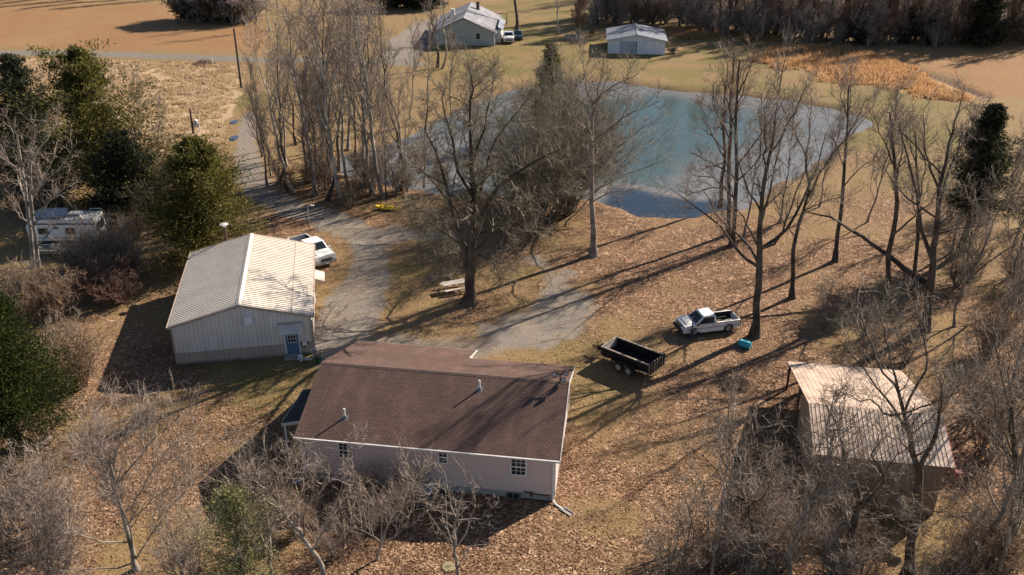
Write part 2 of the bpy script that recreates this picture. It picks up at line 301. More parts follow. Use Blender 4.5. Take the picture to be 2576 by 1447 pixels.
# ------------------------------------------------------------------ the ground, one sheet out to the horizon, and the driveway, road and fields laid over it
DITCH = [(2132, 116, .5), (2200, 140, .7), (2290, 170, .7), (2380, 203, .7), (2480, 244, .7)]
def build_ground():
    ys = [4.0]
    while ys[-1] < 26: ys.append(ys[-1] + 1.2)
    while ys[-1] < 320: ys.append(ys[-1] * 1.0085)
    while ys[-1] < 2500: ys.append(ys[-1] * 1.12)
    ts = np.concatenate([np.linspace(-1.6, -.72, 24)[:-1], np.linspace(-.72, .72, 300), np.linspace(.72, 1.6, 24)[1:]])
    ys = np.array(ys); nx = len(ts); ny = len(ys)
    X = (ts[None, :] * (ys[:, None] + 14)).ravel(); Y = np.repeat(ys, nx); XY = np.stack([X, Y], 1)
    mk = masks(XY)
    z = -0.95 * ss(mk['pond'] + (vnoise(XY, .5, 9) - .5) * 1.6, -2.6, 1.4) + (vnoise(XY, .12, 4) - .5) * .16 + (vnoise(XY, .8, 5) - .5) * .05
    dt = lane(XY, DITCH); z -= .55 * ss(dt, -.6, .5); z += .22 * mk['straw'] * (vnoise(XY, .9, 6) - .3) + .10 * mk['leaf'] * (vnoise(XY, 1.1, 7) - .5)
    bank = np.maximum(ss(mk['pond'], -3.0, -.5) * (1 - ss(mk['pond'], 0, 1)) * .7, .85 * ss(dt, -.9, .0))
    co = np.stack([X, Y, z], 1)
    i = (np.arange(ny - 1)[:, None] * nx + np.arange(nx - 1)[None, :]).ravel(); F = np.stack([i, i + 1, i + nx + 1, i + nx], 1)
    z1 = np.zeros(len(X)) + 1
    cols = dict(ma=np.stack([mk['gravel'], mk['road'], mk['field'], z1], 1), mb=np.stack([mk['green'], mk['straw'], mk['leaf'], z1], 1),
                mc=np.stack([mk['blue'], np.maximum(mk['wood'], 0), bank, z1], 1))
    def make(name, sel, dz):
        fs = F if sel is None else F[sel]; u, inv = np.unique(fs, return_inverse=True); v = co[u].copy(); v[:, 2] += dz
        o = mesh_obj(name, v, inv.reshape(-1, 4), GROUND, smooth=True)
        for k, a in cols.items():
            at = o.data.attributes.new(k, 'FLOAT_COLOR', 'POINT'); at.data.foreach_set('color', a[u].astype(np.float32).ravel())
        return tag(o, kind='structure')
    make('ground', None, 0)
    fm = lambda a: a[F].mean(1)
    make('driveway', (fm(mk['gravel']) > .3) & (co[F, 1].mean(1) < 125), .006)
    make('road', (fm(mk['road']) > .3), .008)
    make('driveway', (fm(mk['gravel']) > .3) & (co[F, 1].mean(1) > 125) & (fm(mk['road']) <= .3), .006)
    lx = co[F, 0].mean(1)
    make('field', (fm(mk['field']) > .5) & (lx < 0) & (fm(mk['road']) <= .3), .006); make('field', (fm(mk['field']) > .5) & (lx > 0), .006)
    # pond
    lo, hi = POND.min(0) - 3, POND.max(0) + 3; gx = np.arange(lo[0], hi[0], .7); gy = np.arange(lo[1], hi[1], .7)
    PX = np.stack([np.tile(gx, len(gy)), np.repeat(gy, len(gx))], 1); nn = len(gx)
    i = (np.arange(len(gy) - 1)[:, None] * nn + np.arange(nn - 1)[None, :]).ravel(); FW = np.stack([i, i + 1, i + nn + 1, i + nn], 1)
    s = sdf(PX, POND); keep = s[FW].max(1) > -1.5; FW = FW[keep]; u, inv = np.unique(FW, return_inverse=True); PXu = PX[u]
    o = mesh_obj('pond_water', np.column_stack([PXu, np.full(len(u), -.42)]), inv.reshape(-1, 4), WATER)
    n3 = vnoise(PXu, .09, 3) - .5; n1 = vnoise(PXu, .35, 1) - .5; sn = sdf(PXu, NEARW) + n1 * 1.2
    a = np.stack([ss(sdf(PXu, TEAL) + n3 * 14 + n1 * 3, -6, 4), ss(sn, -.4, 1.2), ss(sn, -.7, -.25) * (1 - ss(sn, -.1, .3)) * ss(sdf(PXu, POND), .5, 2) * (.25 + .6 * vnoise(PXu, .5, 14)), np.ones(len(u))], 1)
    o.data.attributes.new('ma', 'FLOAT_COLOR', 'POINT').data.foreach_set('color', a.astype(np.float32).ravel())
    tag(o, kind='structure')
build_ground()

# ------------------------------------------------------------------ scattered leaves and grasses (uncountable)
def leaf_quads(name, pos, size, mat, rng, tilt=.35, aspect=.7):
    n = len(pos); a = rng.rand(n) * 6.283; s = size * (.6 + .8 * rng.rand(n))
    u = np.stack([np.cos(a), np.sin(a), (rng.rand(n) - .5) * tilt * 2], 1) * s[:, None]
    v = np.stack([-np.sin(a), np.cos(a), (rng.rand(n) - .5) * tilt * 2], 1) * (s * aspect)[:, None]
    c = pos + np.array([0, 0, 1]) * (np.abs(u[:, 2]) + np.abs(v[:, 2]) + .01)[:, None]
    V = np.stack([c - u, c + v, c + u, c - v], 1); V[:, 1, 2] += s * .25
    return mesh_obj(name, V.reshape(-1, 3), np.arange(n * 4).reshape(-1, 4), mat)
rng = np.random.RandomState(11)
LEAFM = leafmat('fallen_leaf', [(0, (.055, .028, .017)), (.4, (.19, .102, .056)), (.75, (.385, .232, .135)), (.93, (.56, .385, .25)), (1, (.72, .57, .43))], .8, .3, .15)
n = 430000; Yr = 27 + (118 - 27) * rng.rand(n) ** 1.25; XY = np.stack([(rng.rand(n) * 2 - 1) * (Yr + 14) * .66, Yr], 1); mk = masks(XY)
keep = (rng.rand(n) < np.maximum(.10 + mk['leaf'] * .95 - mk['gravel'] * .75, .035)) & (mk['pond'] < -1.2)
zg = (vnoise(XY, .12, 4) - .5) * .16 + (vnoise(XY, .8, 5) - .5) * .05 + .10 * mk['leaf'] * (vnoise(XY, 1.1, 7) - .5)
tag(leaf_quads('fallen_leaves', np.column_stack([XY, zg])[keep], .05, LEAFM, rng), 'brown fallen oak leaves strewn over the lawn', 'leaves', kind='stuff')
def blades(name, XY, h, wd, mat, rng, lean=.5, base=0.0):
    n = len(XY); a = rng.rand(n) * 6.283; hh = h * (.5 + .8 * rng.rand(n)); ww = wd * (.6 + .8 * rng.rand(n))
    u = np.stack([np.cos(a), np.sin(a), 0 * a], 1) * ww[:, None]; b = np.column_stack([XY, np.full(n, base)])
    b2 = rng.rand(n) * 6.283; ln = lean * hh * rng.rand(n)
    t = b + np.stack([np.cos(b2) * ln, np.sin(b2) * ln, hh], 1)
    return mesh_obj(name, np.stack([b - u, b + u, t], 1).reshape(-1, 3), np.arange(n * 3).reshape(-1, 3), mat)
def inside(pl, n, rng, edge=0.0):
    lo, hi = pl.min(0), pl.max(0); X = lo + rng.rand(n, 2) * (hi - lo); s = sdf(X, pl) + (vnoise(X, .4, 1) - .5) * 3; return X[s > edge]
STRAWM = leafmat('dry_straw', [(0, (.30, .205, .12)), (.5, (.47, .345, .21)), (1, (.60, .46, .30))], .9, .5, .1)
c = inside(poly([(-300, 148), (0, 148), (300, 155), (605, 168), (598, 240), (570, 330), (520, 410), (300, 440), (0, 400), (-300, 380)]), 9000, rng)
c = c[rng.rand(len(c)) < vnoise(c, .5, 21) * 1.3]
X = np.repeat(c, 22, 0); X = X + rng.randn(len(X), 2) * .30
tag(blades('dry_grass', X, .40, .07, STRAWM, rng, 1.2), 'clumpy straw coloured dry grass in the rough meadow', 'grass', kind='stuff')
BLUEM = leafmat('russet_grass', [(0, (.24, .125, .055)), (.5, (.44, .25, .115)), (1, (.62, .42, .24))], .9, .5, .1)
BLUEX = poly([(1880, 150), (1960, 108), (2130, 118), (2260, 155), (2370, 212), (2470, 262), (2330, 258), (2180, 220), (2040, 205)])
cb = np.concatenate([inside(BLUE, 3600, rng, .5), inside(BLUEX, 3600, rng, .5)]); cb = cb[rng.rand(len(cb)) < vnoise(cb, .22, 23) * 1.25]
X = np.concatenate([np.repeat(cb, 15, 0), np.repeat(inside(BLUE2, 2600, rng, .3), 12, 0)]); X = X + rng.randn(len(X), 2) * .30
tag(blades('russet_grass', X, .62, .06, BLUEM, rng, .8), 'tall russet grass standing in the wild strip by the pond', 'grass', kind='stuff')
GRASSM = leafmat('lawn_grass', [(0, (.10, .085, .028)), (.5, (.23, .175, .075)), (1, (.40, .30, .15))], .9, .5, .1)
n = 160000; Yr = 29 + 85 * rng.rand(n) ** 1.2; XY = np.stack([(rng.rand(n) * 2 - 1) * (Yr + 14) * .64, Yr], 1); mk = masks(XY)
keep = (rng.rand(n) < .12 + .8 * mk['green'] - mk['gravel'] * 1.2 - mk['leaf'] * .25) & (mk['pond'] < -1.5)
tag(blades('lawn_grass', XY[keep], .12, .035, GRASSM, rng, .9), 'short dormant lawn grass among the leaves', 'grass', kind='stuff')

# ------------------------------------------------------------------ materials of buildings and objects
def ribbed_mat(name, col, rough, col2, metal=0.0, axis=0, pitch=.3, spec=.5):
    """painted sheet metal with upright ribs every pitch metres"""
    m, nt, N, L, bs = nmat(name); v = coords(N, L)
    sx = N.new('ShaderNodeSeparateXYZ'); L.new(v, sx.inputs[0])
    t = math_(N, L, 'FRACT', math_(N, L, 'DIVIDE', sx.outputs[axis], pitch)); rib = math_(N, L, 'LESS_THAN', t, .16)
    n = noise(N, L, coords(N, L, (1, 1, .3)), 1.2, 5, .65)
    cb = mix(N, L, ramp(N, L, n, [(.35, 1.0), (.65, 0.0)]), col, col2); L.new(mix(N, L, math_(N, L, 'MULTIPLY', rib, .22), cb, (.05, .045, .04)), bs.inputs['Base Color']); bs.inputs['Roughness'].default_value = rough; bs.inputs['Metallic'].default_value = metal  # ribs darkened in the base colour, painting in their shadow lines
    bs.inputs['Specular IOR Level'].default_value = spec; bump(N, L, bs, rib, 1.0, .05); return m
def shingle_mat(name, a, b, dark):
    m, nt, N, L, bs = nmat(name); v = coords(N, L)
    br = N.new('ShaderNodeTexBrick'); L.new(v, br.inputs[0]); br.inputs['Scale'].default_value = 1.0
    br.inputs['Brick Width'].default_value = .30; br.inputs['Row Height'].default_value = .15; br.inputs['Mortar Size'].default_value = .016; br.inputs['Mortar Smooth'].default_value = .4
    br.inputs['Color1'].default_value = C4(a); br.inputs['Color2'].default_value = C4(b); br.inputs['Mortar'].default_value = C4(dark); br.inputs['Bias'].default_value = -.1
    n = noise(N, L, v, .45, 4, .6); n2 = noise(N, L, v, 9, 3)
    st = noise(N, L, coords(N, L, (1.0, .12, 1)), 1.1, 4, .6)
    c = mix(N, L, ramp(N, L, n, [(.4, 0.0), (.65, .45)]), br.outputs['Color'], (.07, .050, .041)); c = mix(N, L, ramp(N, L, n2, [(.3, .35), (.6, 0)]), c, dark)
    c = mix(N, L, ramp(N, L, st, [(.5, 0.0), (.75, .4)]), c, tuple(x * 1.4 for x in a))
    L.new(c, bs.inputs['Base Color']); bs.inputs['Roughness'].default_value = .95; bs.inputs['Specular IOR Level'].default_value = .08
    bump(N, L, bs, math_(N, L, 'SUBTRACT', 1.0, br.outputs['Fac']), .6, .02); return m
def siding_mat(name, col):
    m, nt, N, L, bs = nmat(name); v = coords(N, L); sx = N.new('ShaderNodeSeparateXYZ'); L.new(v, sx.inputs[0])
    t = math_(N, L, 'FRACT', math_(N, L, 'DIVIDE', sx.outputs[2], .115)); n = noise(N, L, coords(N, L, (.5, .5, 1.5)), 1.0, 5, .6)
    c = mix(N, L, ramp(N, L, n, [(.35, .35), (.6, 0.0)]), col, tuple(x * .72 for x in col)); c = mix(N, L, math_(N, L, 'LESS_THAN', t, .13), c, tuple(x * .62 for x in col))
    L.new(c, bs.inputs['Base Color']); bs.inputs['Roughness'].default_value = .6; bump(N, L, bs, t, .5, .02); return m
GLASS = M('window_glass', (.010, .016, .018), .1, (.022, .03, .032), 1.5, spec=.45)
WHITE = M('white_paint', (.74, .73, .70), .5, (.58, .56, .53), 2.0)
TRIM_W = M('house_trim_paint', (.50, .475, .45), .6, (.38, .355, .33), 2.0)
WHITE_V = M('white_car_paint', (.80, .79, .77), .28, (.68, .66, .62), 1.2, spec=.6)
GREY_V = M('weathered_white_paint', (.78, .76, .72), .45, (.62, .59, .55), 2.2)
CHROME = M('chrome', (.62, .62, .62), .22, (.42, .42, .42), 6, metal=.9)
BLACK = M('black_steel', (.010, .010, .011), .7, (.022, .019, .017), 4, spec=.15)
RUBBER = M('tyre_rubber', (.02, .02, .02), .85, (.045, .04, .036), 6)
RIM = M('steel_rim', (.42, .41, .40), .4, (.25, .24, .23), 8, metal=.5)
PLASTIC_D = M('dark_trim', (.025, .025, .027), .6)
RED = M('red_paint', (.32, .035, .028), .45, (.22, .025, .02))
REDLENS = M('red_lens', (.45, .02, .02), .2, (.3, .012, .012))
CONC = M('concrete', (.30, .285, .26), .9, (.19, .175, .155), 2.5, bmp=.3)
WOODG = M('weathered_planks', (.46, .42, .37), .85, (.28, .25, .22), 2.5, stretch=(.4, 4, 4), bmp=.2)
TAN_WALL = ribbed_mat('tan_ribbed_wall', (.72, .67, .60), .5, (.63, .58, .515))
TAN_LOW = ribbed_mat('brown_wainscot', (.48, .385, .31), .5, (.41, .325, .26))
TAN_ROOF = M('tan_metal_roof', (.64, .565, .475), .65, (.54, .475, .395), .8, spec=.25)
TAN_TRIM = M('tan_trim', (.42, .335, .27), .5, (.36, .28, .22))
SHED_ROOF = M('shed_metal_roof', (.47, .355, .27), .55, (.29, .205, .155), 1.4, spec=.25)
SHED_WALL = ribbed_mat('shed_brown_wall', (.28, .205, .145), .55, (.21, .155, .11))
BARN_WALL = ribbed_mat('white_ribbed_wall', (.66, .69, .72), .5, (.56, .59, .62))
BARN_DOOR = ribbed_mat('grey_ribbed_door', (.36, .40, .44), .5, (.30, .335, .37))
BARN_ROOF = ribbed_mat('grey_metal_roof', (.165, .175, .205), .55, (.135, .145, .17), .1)
SHINGLE = shingle_mat('brown_shingles', (.140, .088, .073), (.108, .069, .058), (.048, .031, .027))
SHINGLE_G = shingle_mat('grey_shingles', (.30, .30, .32), (.25, .25, .27), (.12, .12, .13))
PINK_SIDING = siding_mat('pale_pink_siding', (.60, .475, .43))
GREEN_SIDING = siding_mat('pale_green_siding', (.36, .375, .34))
BLUE_DOOR = M('blue_door_paint', (.10, .20, .29), .45, (.085, .17, .25))
ODD = M('teal_plastic', (.02, .30, .36), .35, (.012, .20, .26), 1.2, spec=.5)
YELLOW = M('yellow_plastic', (.80, .55, .03), .35, (.62, .40, .02), 2.0, spec=.5)
GREENP = M('dark_green_plastic', (.012, .07, .055), .5)
POLE = M('creosote_wood', (.065, .045, .035), .9, (.03, .022, .018), 4, stretch=(1, 1, .3), bmp=.3)
RUST = M('rusty_steel', (.11, .055, .035), .8, (.05, .03, .022), 5)
BROWNW = M('brown_wood', (.16, .095, .055), .85, (.09, .05, .03), 5)
DIRT = M('dirt_load', (.30, .20, .13), .95, (.16, .10, .065), 5, bmp=.8)

def ribbed_roof(q, t=.05, pitch=.3, h=.05, w_=.085):
    """q: eave start, eave end, ridge end, ridge start; ribs run from eave to ridge"""
    q = [np.array(p, float) for p in q]; n = np.cross(q[1] - q[0], q[3] - q[0]); n /= np.linalg.norm(n)
    if n[2] < 0: n = -n
    L = np.linalg.norm(q[1] - q[0]); xs = [0.0]; hs = [0.0]; x = pitch * .5
    while x + w_ < L:
        xs += [x, x + w_ * .25, x + w_ * .75, x + w_]; hs += [0, h, h, 0]; x += pitch
    xs.append(L); hs.append(0.0); b = MB(); V = []
    for k, (x, hh) in enumerate(zip(xs, hs)):
        e = q[0] + (q[1] - q[0]) * x / L; r = q[3] + (q[2] - q[3]) * x / L; V += [e + n * hh, r + n * hh]
    F = [(2 * k, 2 * k + 2, 2 * k + 3, 2 * k + 1) for k in range(len(xs) - 1)]; m = len(V)
    V += [p - n * t for p in (q[0], q[1], q[2], q[3])]; F.append((m + 3, m + 2, m + 1, m))
    e0 = [2 * k for k in range(len(xs))]; F.append(tuple([m] + [m + 1] + e0[::-1])); r0 = [2 * k + 1 for k in range(len(xs))]; F.append(tuple([m + 2, m + 3] + r0))
    F.append((m, 0, 1, m + 3)); F.append((m + 1, m + 2, len(xs) * 2 - 1, len(xs) * 2 - 2)); return b.add(V, F)
def window(parent, x, z, wd, hg, y=0.0, sash=True, cols=3):
    """window in a wall that faces -y"""
    f = MB(); t = .07; y0 = y - .05
    for a in ((x, z, x + wd, z + t), (x, z + hg - t, x + wd, z + hg)): f.box(a[0], y0, a[1], a[2], y + .01, a[3])
    for a in (x, x + wd - t): f.box(a, y0 - .004, z + t, a + t, y + .01, z + hg - t)
    fr = f.build('window', WHITE, parent)
    MB().box(x + t, y - .022, z + t, x + wd - t, y + .006, z + hg - t).build('pane', GLASS, fr)
    s = MB(); inner = wd - 2 * t
    if sash:
        s.box(x + t, y - .044, z + hg / 2 - .035, x + wd - t, y - .024, z + hg / 2 + .035)
        for k in range(1, cols): s.box(x + t + inner * k / cols - .012, y - .034, z + t, x + t + inner * k / cols + .012, y - .024, z + hg - t)
        for zz in (.27, .75): s.box(x + t, y - .032, z + hg * zz - .011, x + wd - t, y - .0235, z + hg * zz + .011)
        s.build('muntin', WHITE, fr)
    return fr

# ------------------------------------------------------------------ the metal garage
def build_garage():
    W, L, E, Rg = 9.56, 12.76, 3.05, 4.31; WZ = .91
    g = thing('metal_garage', 'tan metal garage with ribbed roof and blue entry door', 'garage', (-23.69, 55.64, 0), .187)
    zt = lambda x: E + (Rg - E) * (1 - abs(x - W / 2) / (W / 2))
    b = MB(); b.prism([(0, WZ), (W, WZ), (W, E), (W / 2, Rg), (0, E)], 0, L); b.build('wall', TAN_WALL, g)
    MB().box(.0, .0, .16, W, L, WZ - .004).build('wainscot', TAN_LOW, g)
    MB().box(.05, .05, -.05, W - .05, L - .05, .155).build('foundation', CONC, g)
    o = .12; k = (Rg - E) / (W / 2); up = .09
    roof = MB(); ze = E - k * o + up; r = Rg + up
    ribbed_roof([(-o, L + o, ze), (-o, -o, ze), (W / 2, -o, r), (W / 2, L + o, r)]).build('roof', TAN_ROOF, g)
    ribbed_roof([(W + o, -o, ze), (W + o, L + o, ze), (W / 2, L + o, r), (W / 2, -o, r)]).build('roof', TAN_ROOF, g)
    rc = MB(); rc.frustum([(W / 2 - .2, -o, r - .02), (W / 2 + .2, -o, r - .02), (W / 2 + .2, L + o, r - .02), (W / 2 - .2, L + o, r - .02)],
                          [(W / 2 - .03, -o, r + .07), (W / 2 + .03, -o, r + .07), (W / 2 + .03, L + o, r + .07), (W / 2 - .03, L + o, r + .07)]); rc.build('ridge_cap', TAN_ROOF, g)
    for yy in (-o - .03, L + o + .0):
        t = MB()
        for sx in (0, 1):
            xa, xb = (-o, W / 2) if sx == 0 else (W / 2, W + o); za, zb = (ze, r) if sx == 0 else (r, ze)
            t.frustum([(xa, yy, za - .16), (xb, yy, zb - .16), (xb, yy + .03, zb - .16), (xa, yy + .03, za - .16)], [(xa, yy, za + .04), (xb, yy, zb + .04), (xb, yy + .03, zb + .04), (xa, yy + .03, za + .04)])
        t.build('rake_trim', TAN_TRIM, g)
    t = MB()
    for x0 in (-.02, W - .12): MB().box(x0, -.025, .16, x0 + .14, -.002, E - .12).build('corner_trim', TAN_TRIM, g)
    t.box(.12, -.02, WZ - .03, 7.48, -.003, WZ + .04); t.box(8.72, -.02, WZ - .03, W - .12, -.003, WZ + .04); t.build('base_trim', TAN_TRIM, g)
    gt = MB(); gt.box(W + o, -o, ze - .14, W + o + .13, L + o, ze - .01); gt.box(-o - .13, -o, ze - .14, -o, L + o, ze - .01); gt.build('gutter', TAN_TRIM, g)
    for yy in (.1, 9.2): MB().tube([(W + .2, yy, ze - .1), (W + .06, yy, ze - .5), (W + .06, yy, .25), (W + .3, yy, .1)], .05, 6).build('downspout', TAN_TRIM, g)
    sm = MB(); sm.slab([(8.28, -o, zt(8.28) + up + .045), (8.36, -o, zt(8.36) + up + .045), (8.36, L, zt(8.36) + up + .045), (8.28, L, zt(8.28) + up + .045)], .02); sm.build('roof_seam', TAN_TRIM, g)
    d = MB().box(7.66, -.03, .06, 8.54, -.004, 2.05).build('door', BLUE_DOOR, g, .008)
    fr = MB(); fr.box(7.54, -.05, .06, 7.66, -.004, 2.15); fr.box(8.54, -.05, .06, 8.66, -.004, 2.15); fr.box(7.66, -.046, 2.05, 8.54, -.004, 2.15); fr.build('door_frame', WHITE, d)
    MB().box(7.83, -.045, 1.08, 8.38, -.032, 1.86).build('pane', GLASS, d)
    mu = MB()
    for x in (7.80, 8.0, 8.19, 8.37): mu.box(x - .015, -.058, 1.05, x + .02, -.046, 1.9)
    for z in (1.05, 1.35, 1.62, 1.87): mu.box(7.8, -.056, z, 8.39, -.0465, z + .03)
    mu.build('muntin', WHITE, d); MB().tube([(7.74, -.04, 1.02), (7.74, -.10, 1.02)], .03, 8).build('handle', BLACK, d)
    aw = ribbed_roof([(7.25, -.85, 2.16), (8.9, -.85, 2.16), (8.9, -.02, 2.58), (7.25, -.02, 2.58)], .03, .22, .02, .05); aw.build('awning', TAN_ROOF, g)
    at = MB(); at.box(7.22, -.1, 2.57, 8.93, -.005, 2.68)
    for x in (7.24, 8.86): at.prism([(-.84, 2.12), (-.02, 2.12), (-.02, 2.54)], x, x + .04, 'x')
    at.build('awning_bracket', TAN_TRIM, g)
    MB().frustum([(5.06, -.3, 2.86), (5.54, -.3, 2.86), (5.54, -.004, 2.86), (5.06, -.004, 2.86)], [(5.06, -.16, 3.5), (5.54, -.16, 3.5), (5.54, -.004, 3.5), (5.06, -.004, 3.5)]).build('vent_hood', WHITE, g, .01)
    mb = MB().box(8.78, -.2, .78, 9.12, -.022, 1.12).build('meter_box', GREY_V, g, .01)
    sw = MB(); sw.prism([(8.62 + .62 * a / 10, 1.02 - .42 * math.sin(math.pi * a / 10)) for a in range(11)], -.12, -.024); sw.build('hose_hanger', GREENP, g)
    # side door hood and the flue behind the back wall
    sh = ribbed_roof([(W + .95, 7.3, 2.25), (W + .95, 9.0, 2.25), (W + .01, 9.0, 2.6), (W + .01, 7.3, 2.6)], .03, .22, .02, .05); sh.build('side_awning', TAN_ROOF, g)
    s2 = MB()
    for yy in (7.3, 8.96): s2.prism([(W + .93, 2.2), (W + .01, 2.2), (W + .01, 2.56)], yy, yy + .04)
    s2.build('side_awning_bracket', TAN_TRIM, g)
    MB().box(W + .004, 7.6, .08, W + .03, 8.6, 2.1).build('side_door', WHITE, g)
    fl = MB().tube([(2.7, L + .45, .3), (2.7, L + .45, 5.05)], .13, 10).build('flue_pipe', RUST, g, smooth=False)
    cp = MB(); cp.tube([(2.7, L + .45, 5.06), (2.7, L + .45, 5.14)], [.17, .17], 12); cp.tube([(2.7, L + .45, 5.26), (2.7, L + .45, 5.34)], [.36, .10], 14)
    for a in range(4): cp.tube([(2.7 + .14 * math.cos(a * 1.57), L + .45 + .14 * math.sin(a * 1.57), 5.1), (2.7 + .14 * math.cos(a * 1.57), L + .45 + .14 * math.sin(a * 1.57), 5.28)], .015, 4)
    cp.build('flue_cap', M('flue_cap_metal', (.72, .70, .66), .35, metal=.3), fl)
    MB().box(2.64, L - .01, 1.2, 2.76, L + .34, 1.3).build('flue_bracket', RUST, fl)
    st = MB(); st.box(7.45, -.75, -.02, 8.75, -.06, .05); st.box(7.5, -.42, .05, 8.7, -.055, .16); st.build('doorstep', CONC, g, .01)
build_garage()
c, s = math.cos(.187), math.sin(.187)
def gl(x, y): return (-23.69 + c * x - s * y, 55.64 + s * x + c * y)
x, y = gl(8.62, -.95)
t = thing('bucket', 'pale plastic bucket standing beside the blue garage door step', 'bucket', (x, y, 0))
MB().tube([(0, 0, 0), (0, 0, .38)], [.13, .16], 14).build('bucket_body', M('pale_plastic', (.50, .60, .66), .45), t); MB().tube([(0, 0, .381), (0, 0, .41)], [.168, .168], 14).build('lid', WHITE, t)
x, y = gl(9.1, -1.0)
t = thing('bag', 'crumpled white bag lying right of the garage doorstep', 'bag', (x, y, 0)); o = MB(); rr = random.Random(4)
o.tube([(-.22, 0, .1), (-.1, .02, .14), (.05, 0, .12), (.2, .03, .08)], [.06, .15, .13, .05], 9); o.build('bag_body', M('bag_plastic', (.55, .56, .55), .5), t); MB().tube([(.2, .03, .09), (.27, .05, .13)], [.03, .05], 6).build('knot', WHITE, t)
x, y = gl(9.62, -.75)
t = thing('gas_meter', 'grey gas meter on pipes at the garage front right corner', 'gas meter', (x, y, 0), .187)
MB().box(-.13, -.1, .42, .13, .1, .72).build('meter_body', M('meter_grey', (.30, .31, .31), .5), t, .02); o = MB(); o.tube([(-.2, 0, 0), (-.2, 0, .82), (-.09, 0, .82), (-.09, 0, .7)], .025, 6); o.tube([(.2, 0, 0), (.2, 0, .82), (.09, 0, .82), (.09, 0, .7)], .025, 6); o.build('pipe', GREY_V, t)
x, y = gl(9.85, -1.45)
t = thing('flower_pot', 'dark green planter pot with a dead plant near the gas meter', 'planter', (x, y, 0))
MB().tube([(0, 0, 0), (0, 0, .4), (0, 0, .46)], [.2, .27, .29], 12).build('pot', GREENP, t); o = MB(); rr = random.Random(3)
for k in range(26):
    a = rr.random() * 6.28; q = rr.random() * .3; o.tube([(.1 * math.cos(a), .1 * math.sin(a), .44), ((.1 + q) * math.cos(a), (.1 + q) * math.sin(a), .6 + .35 * rr.random())], [.015, .008], 4)
o.build('dead_plant', TWIG_O, t)

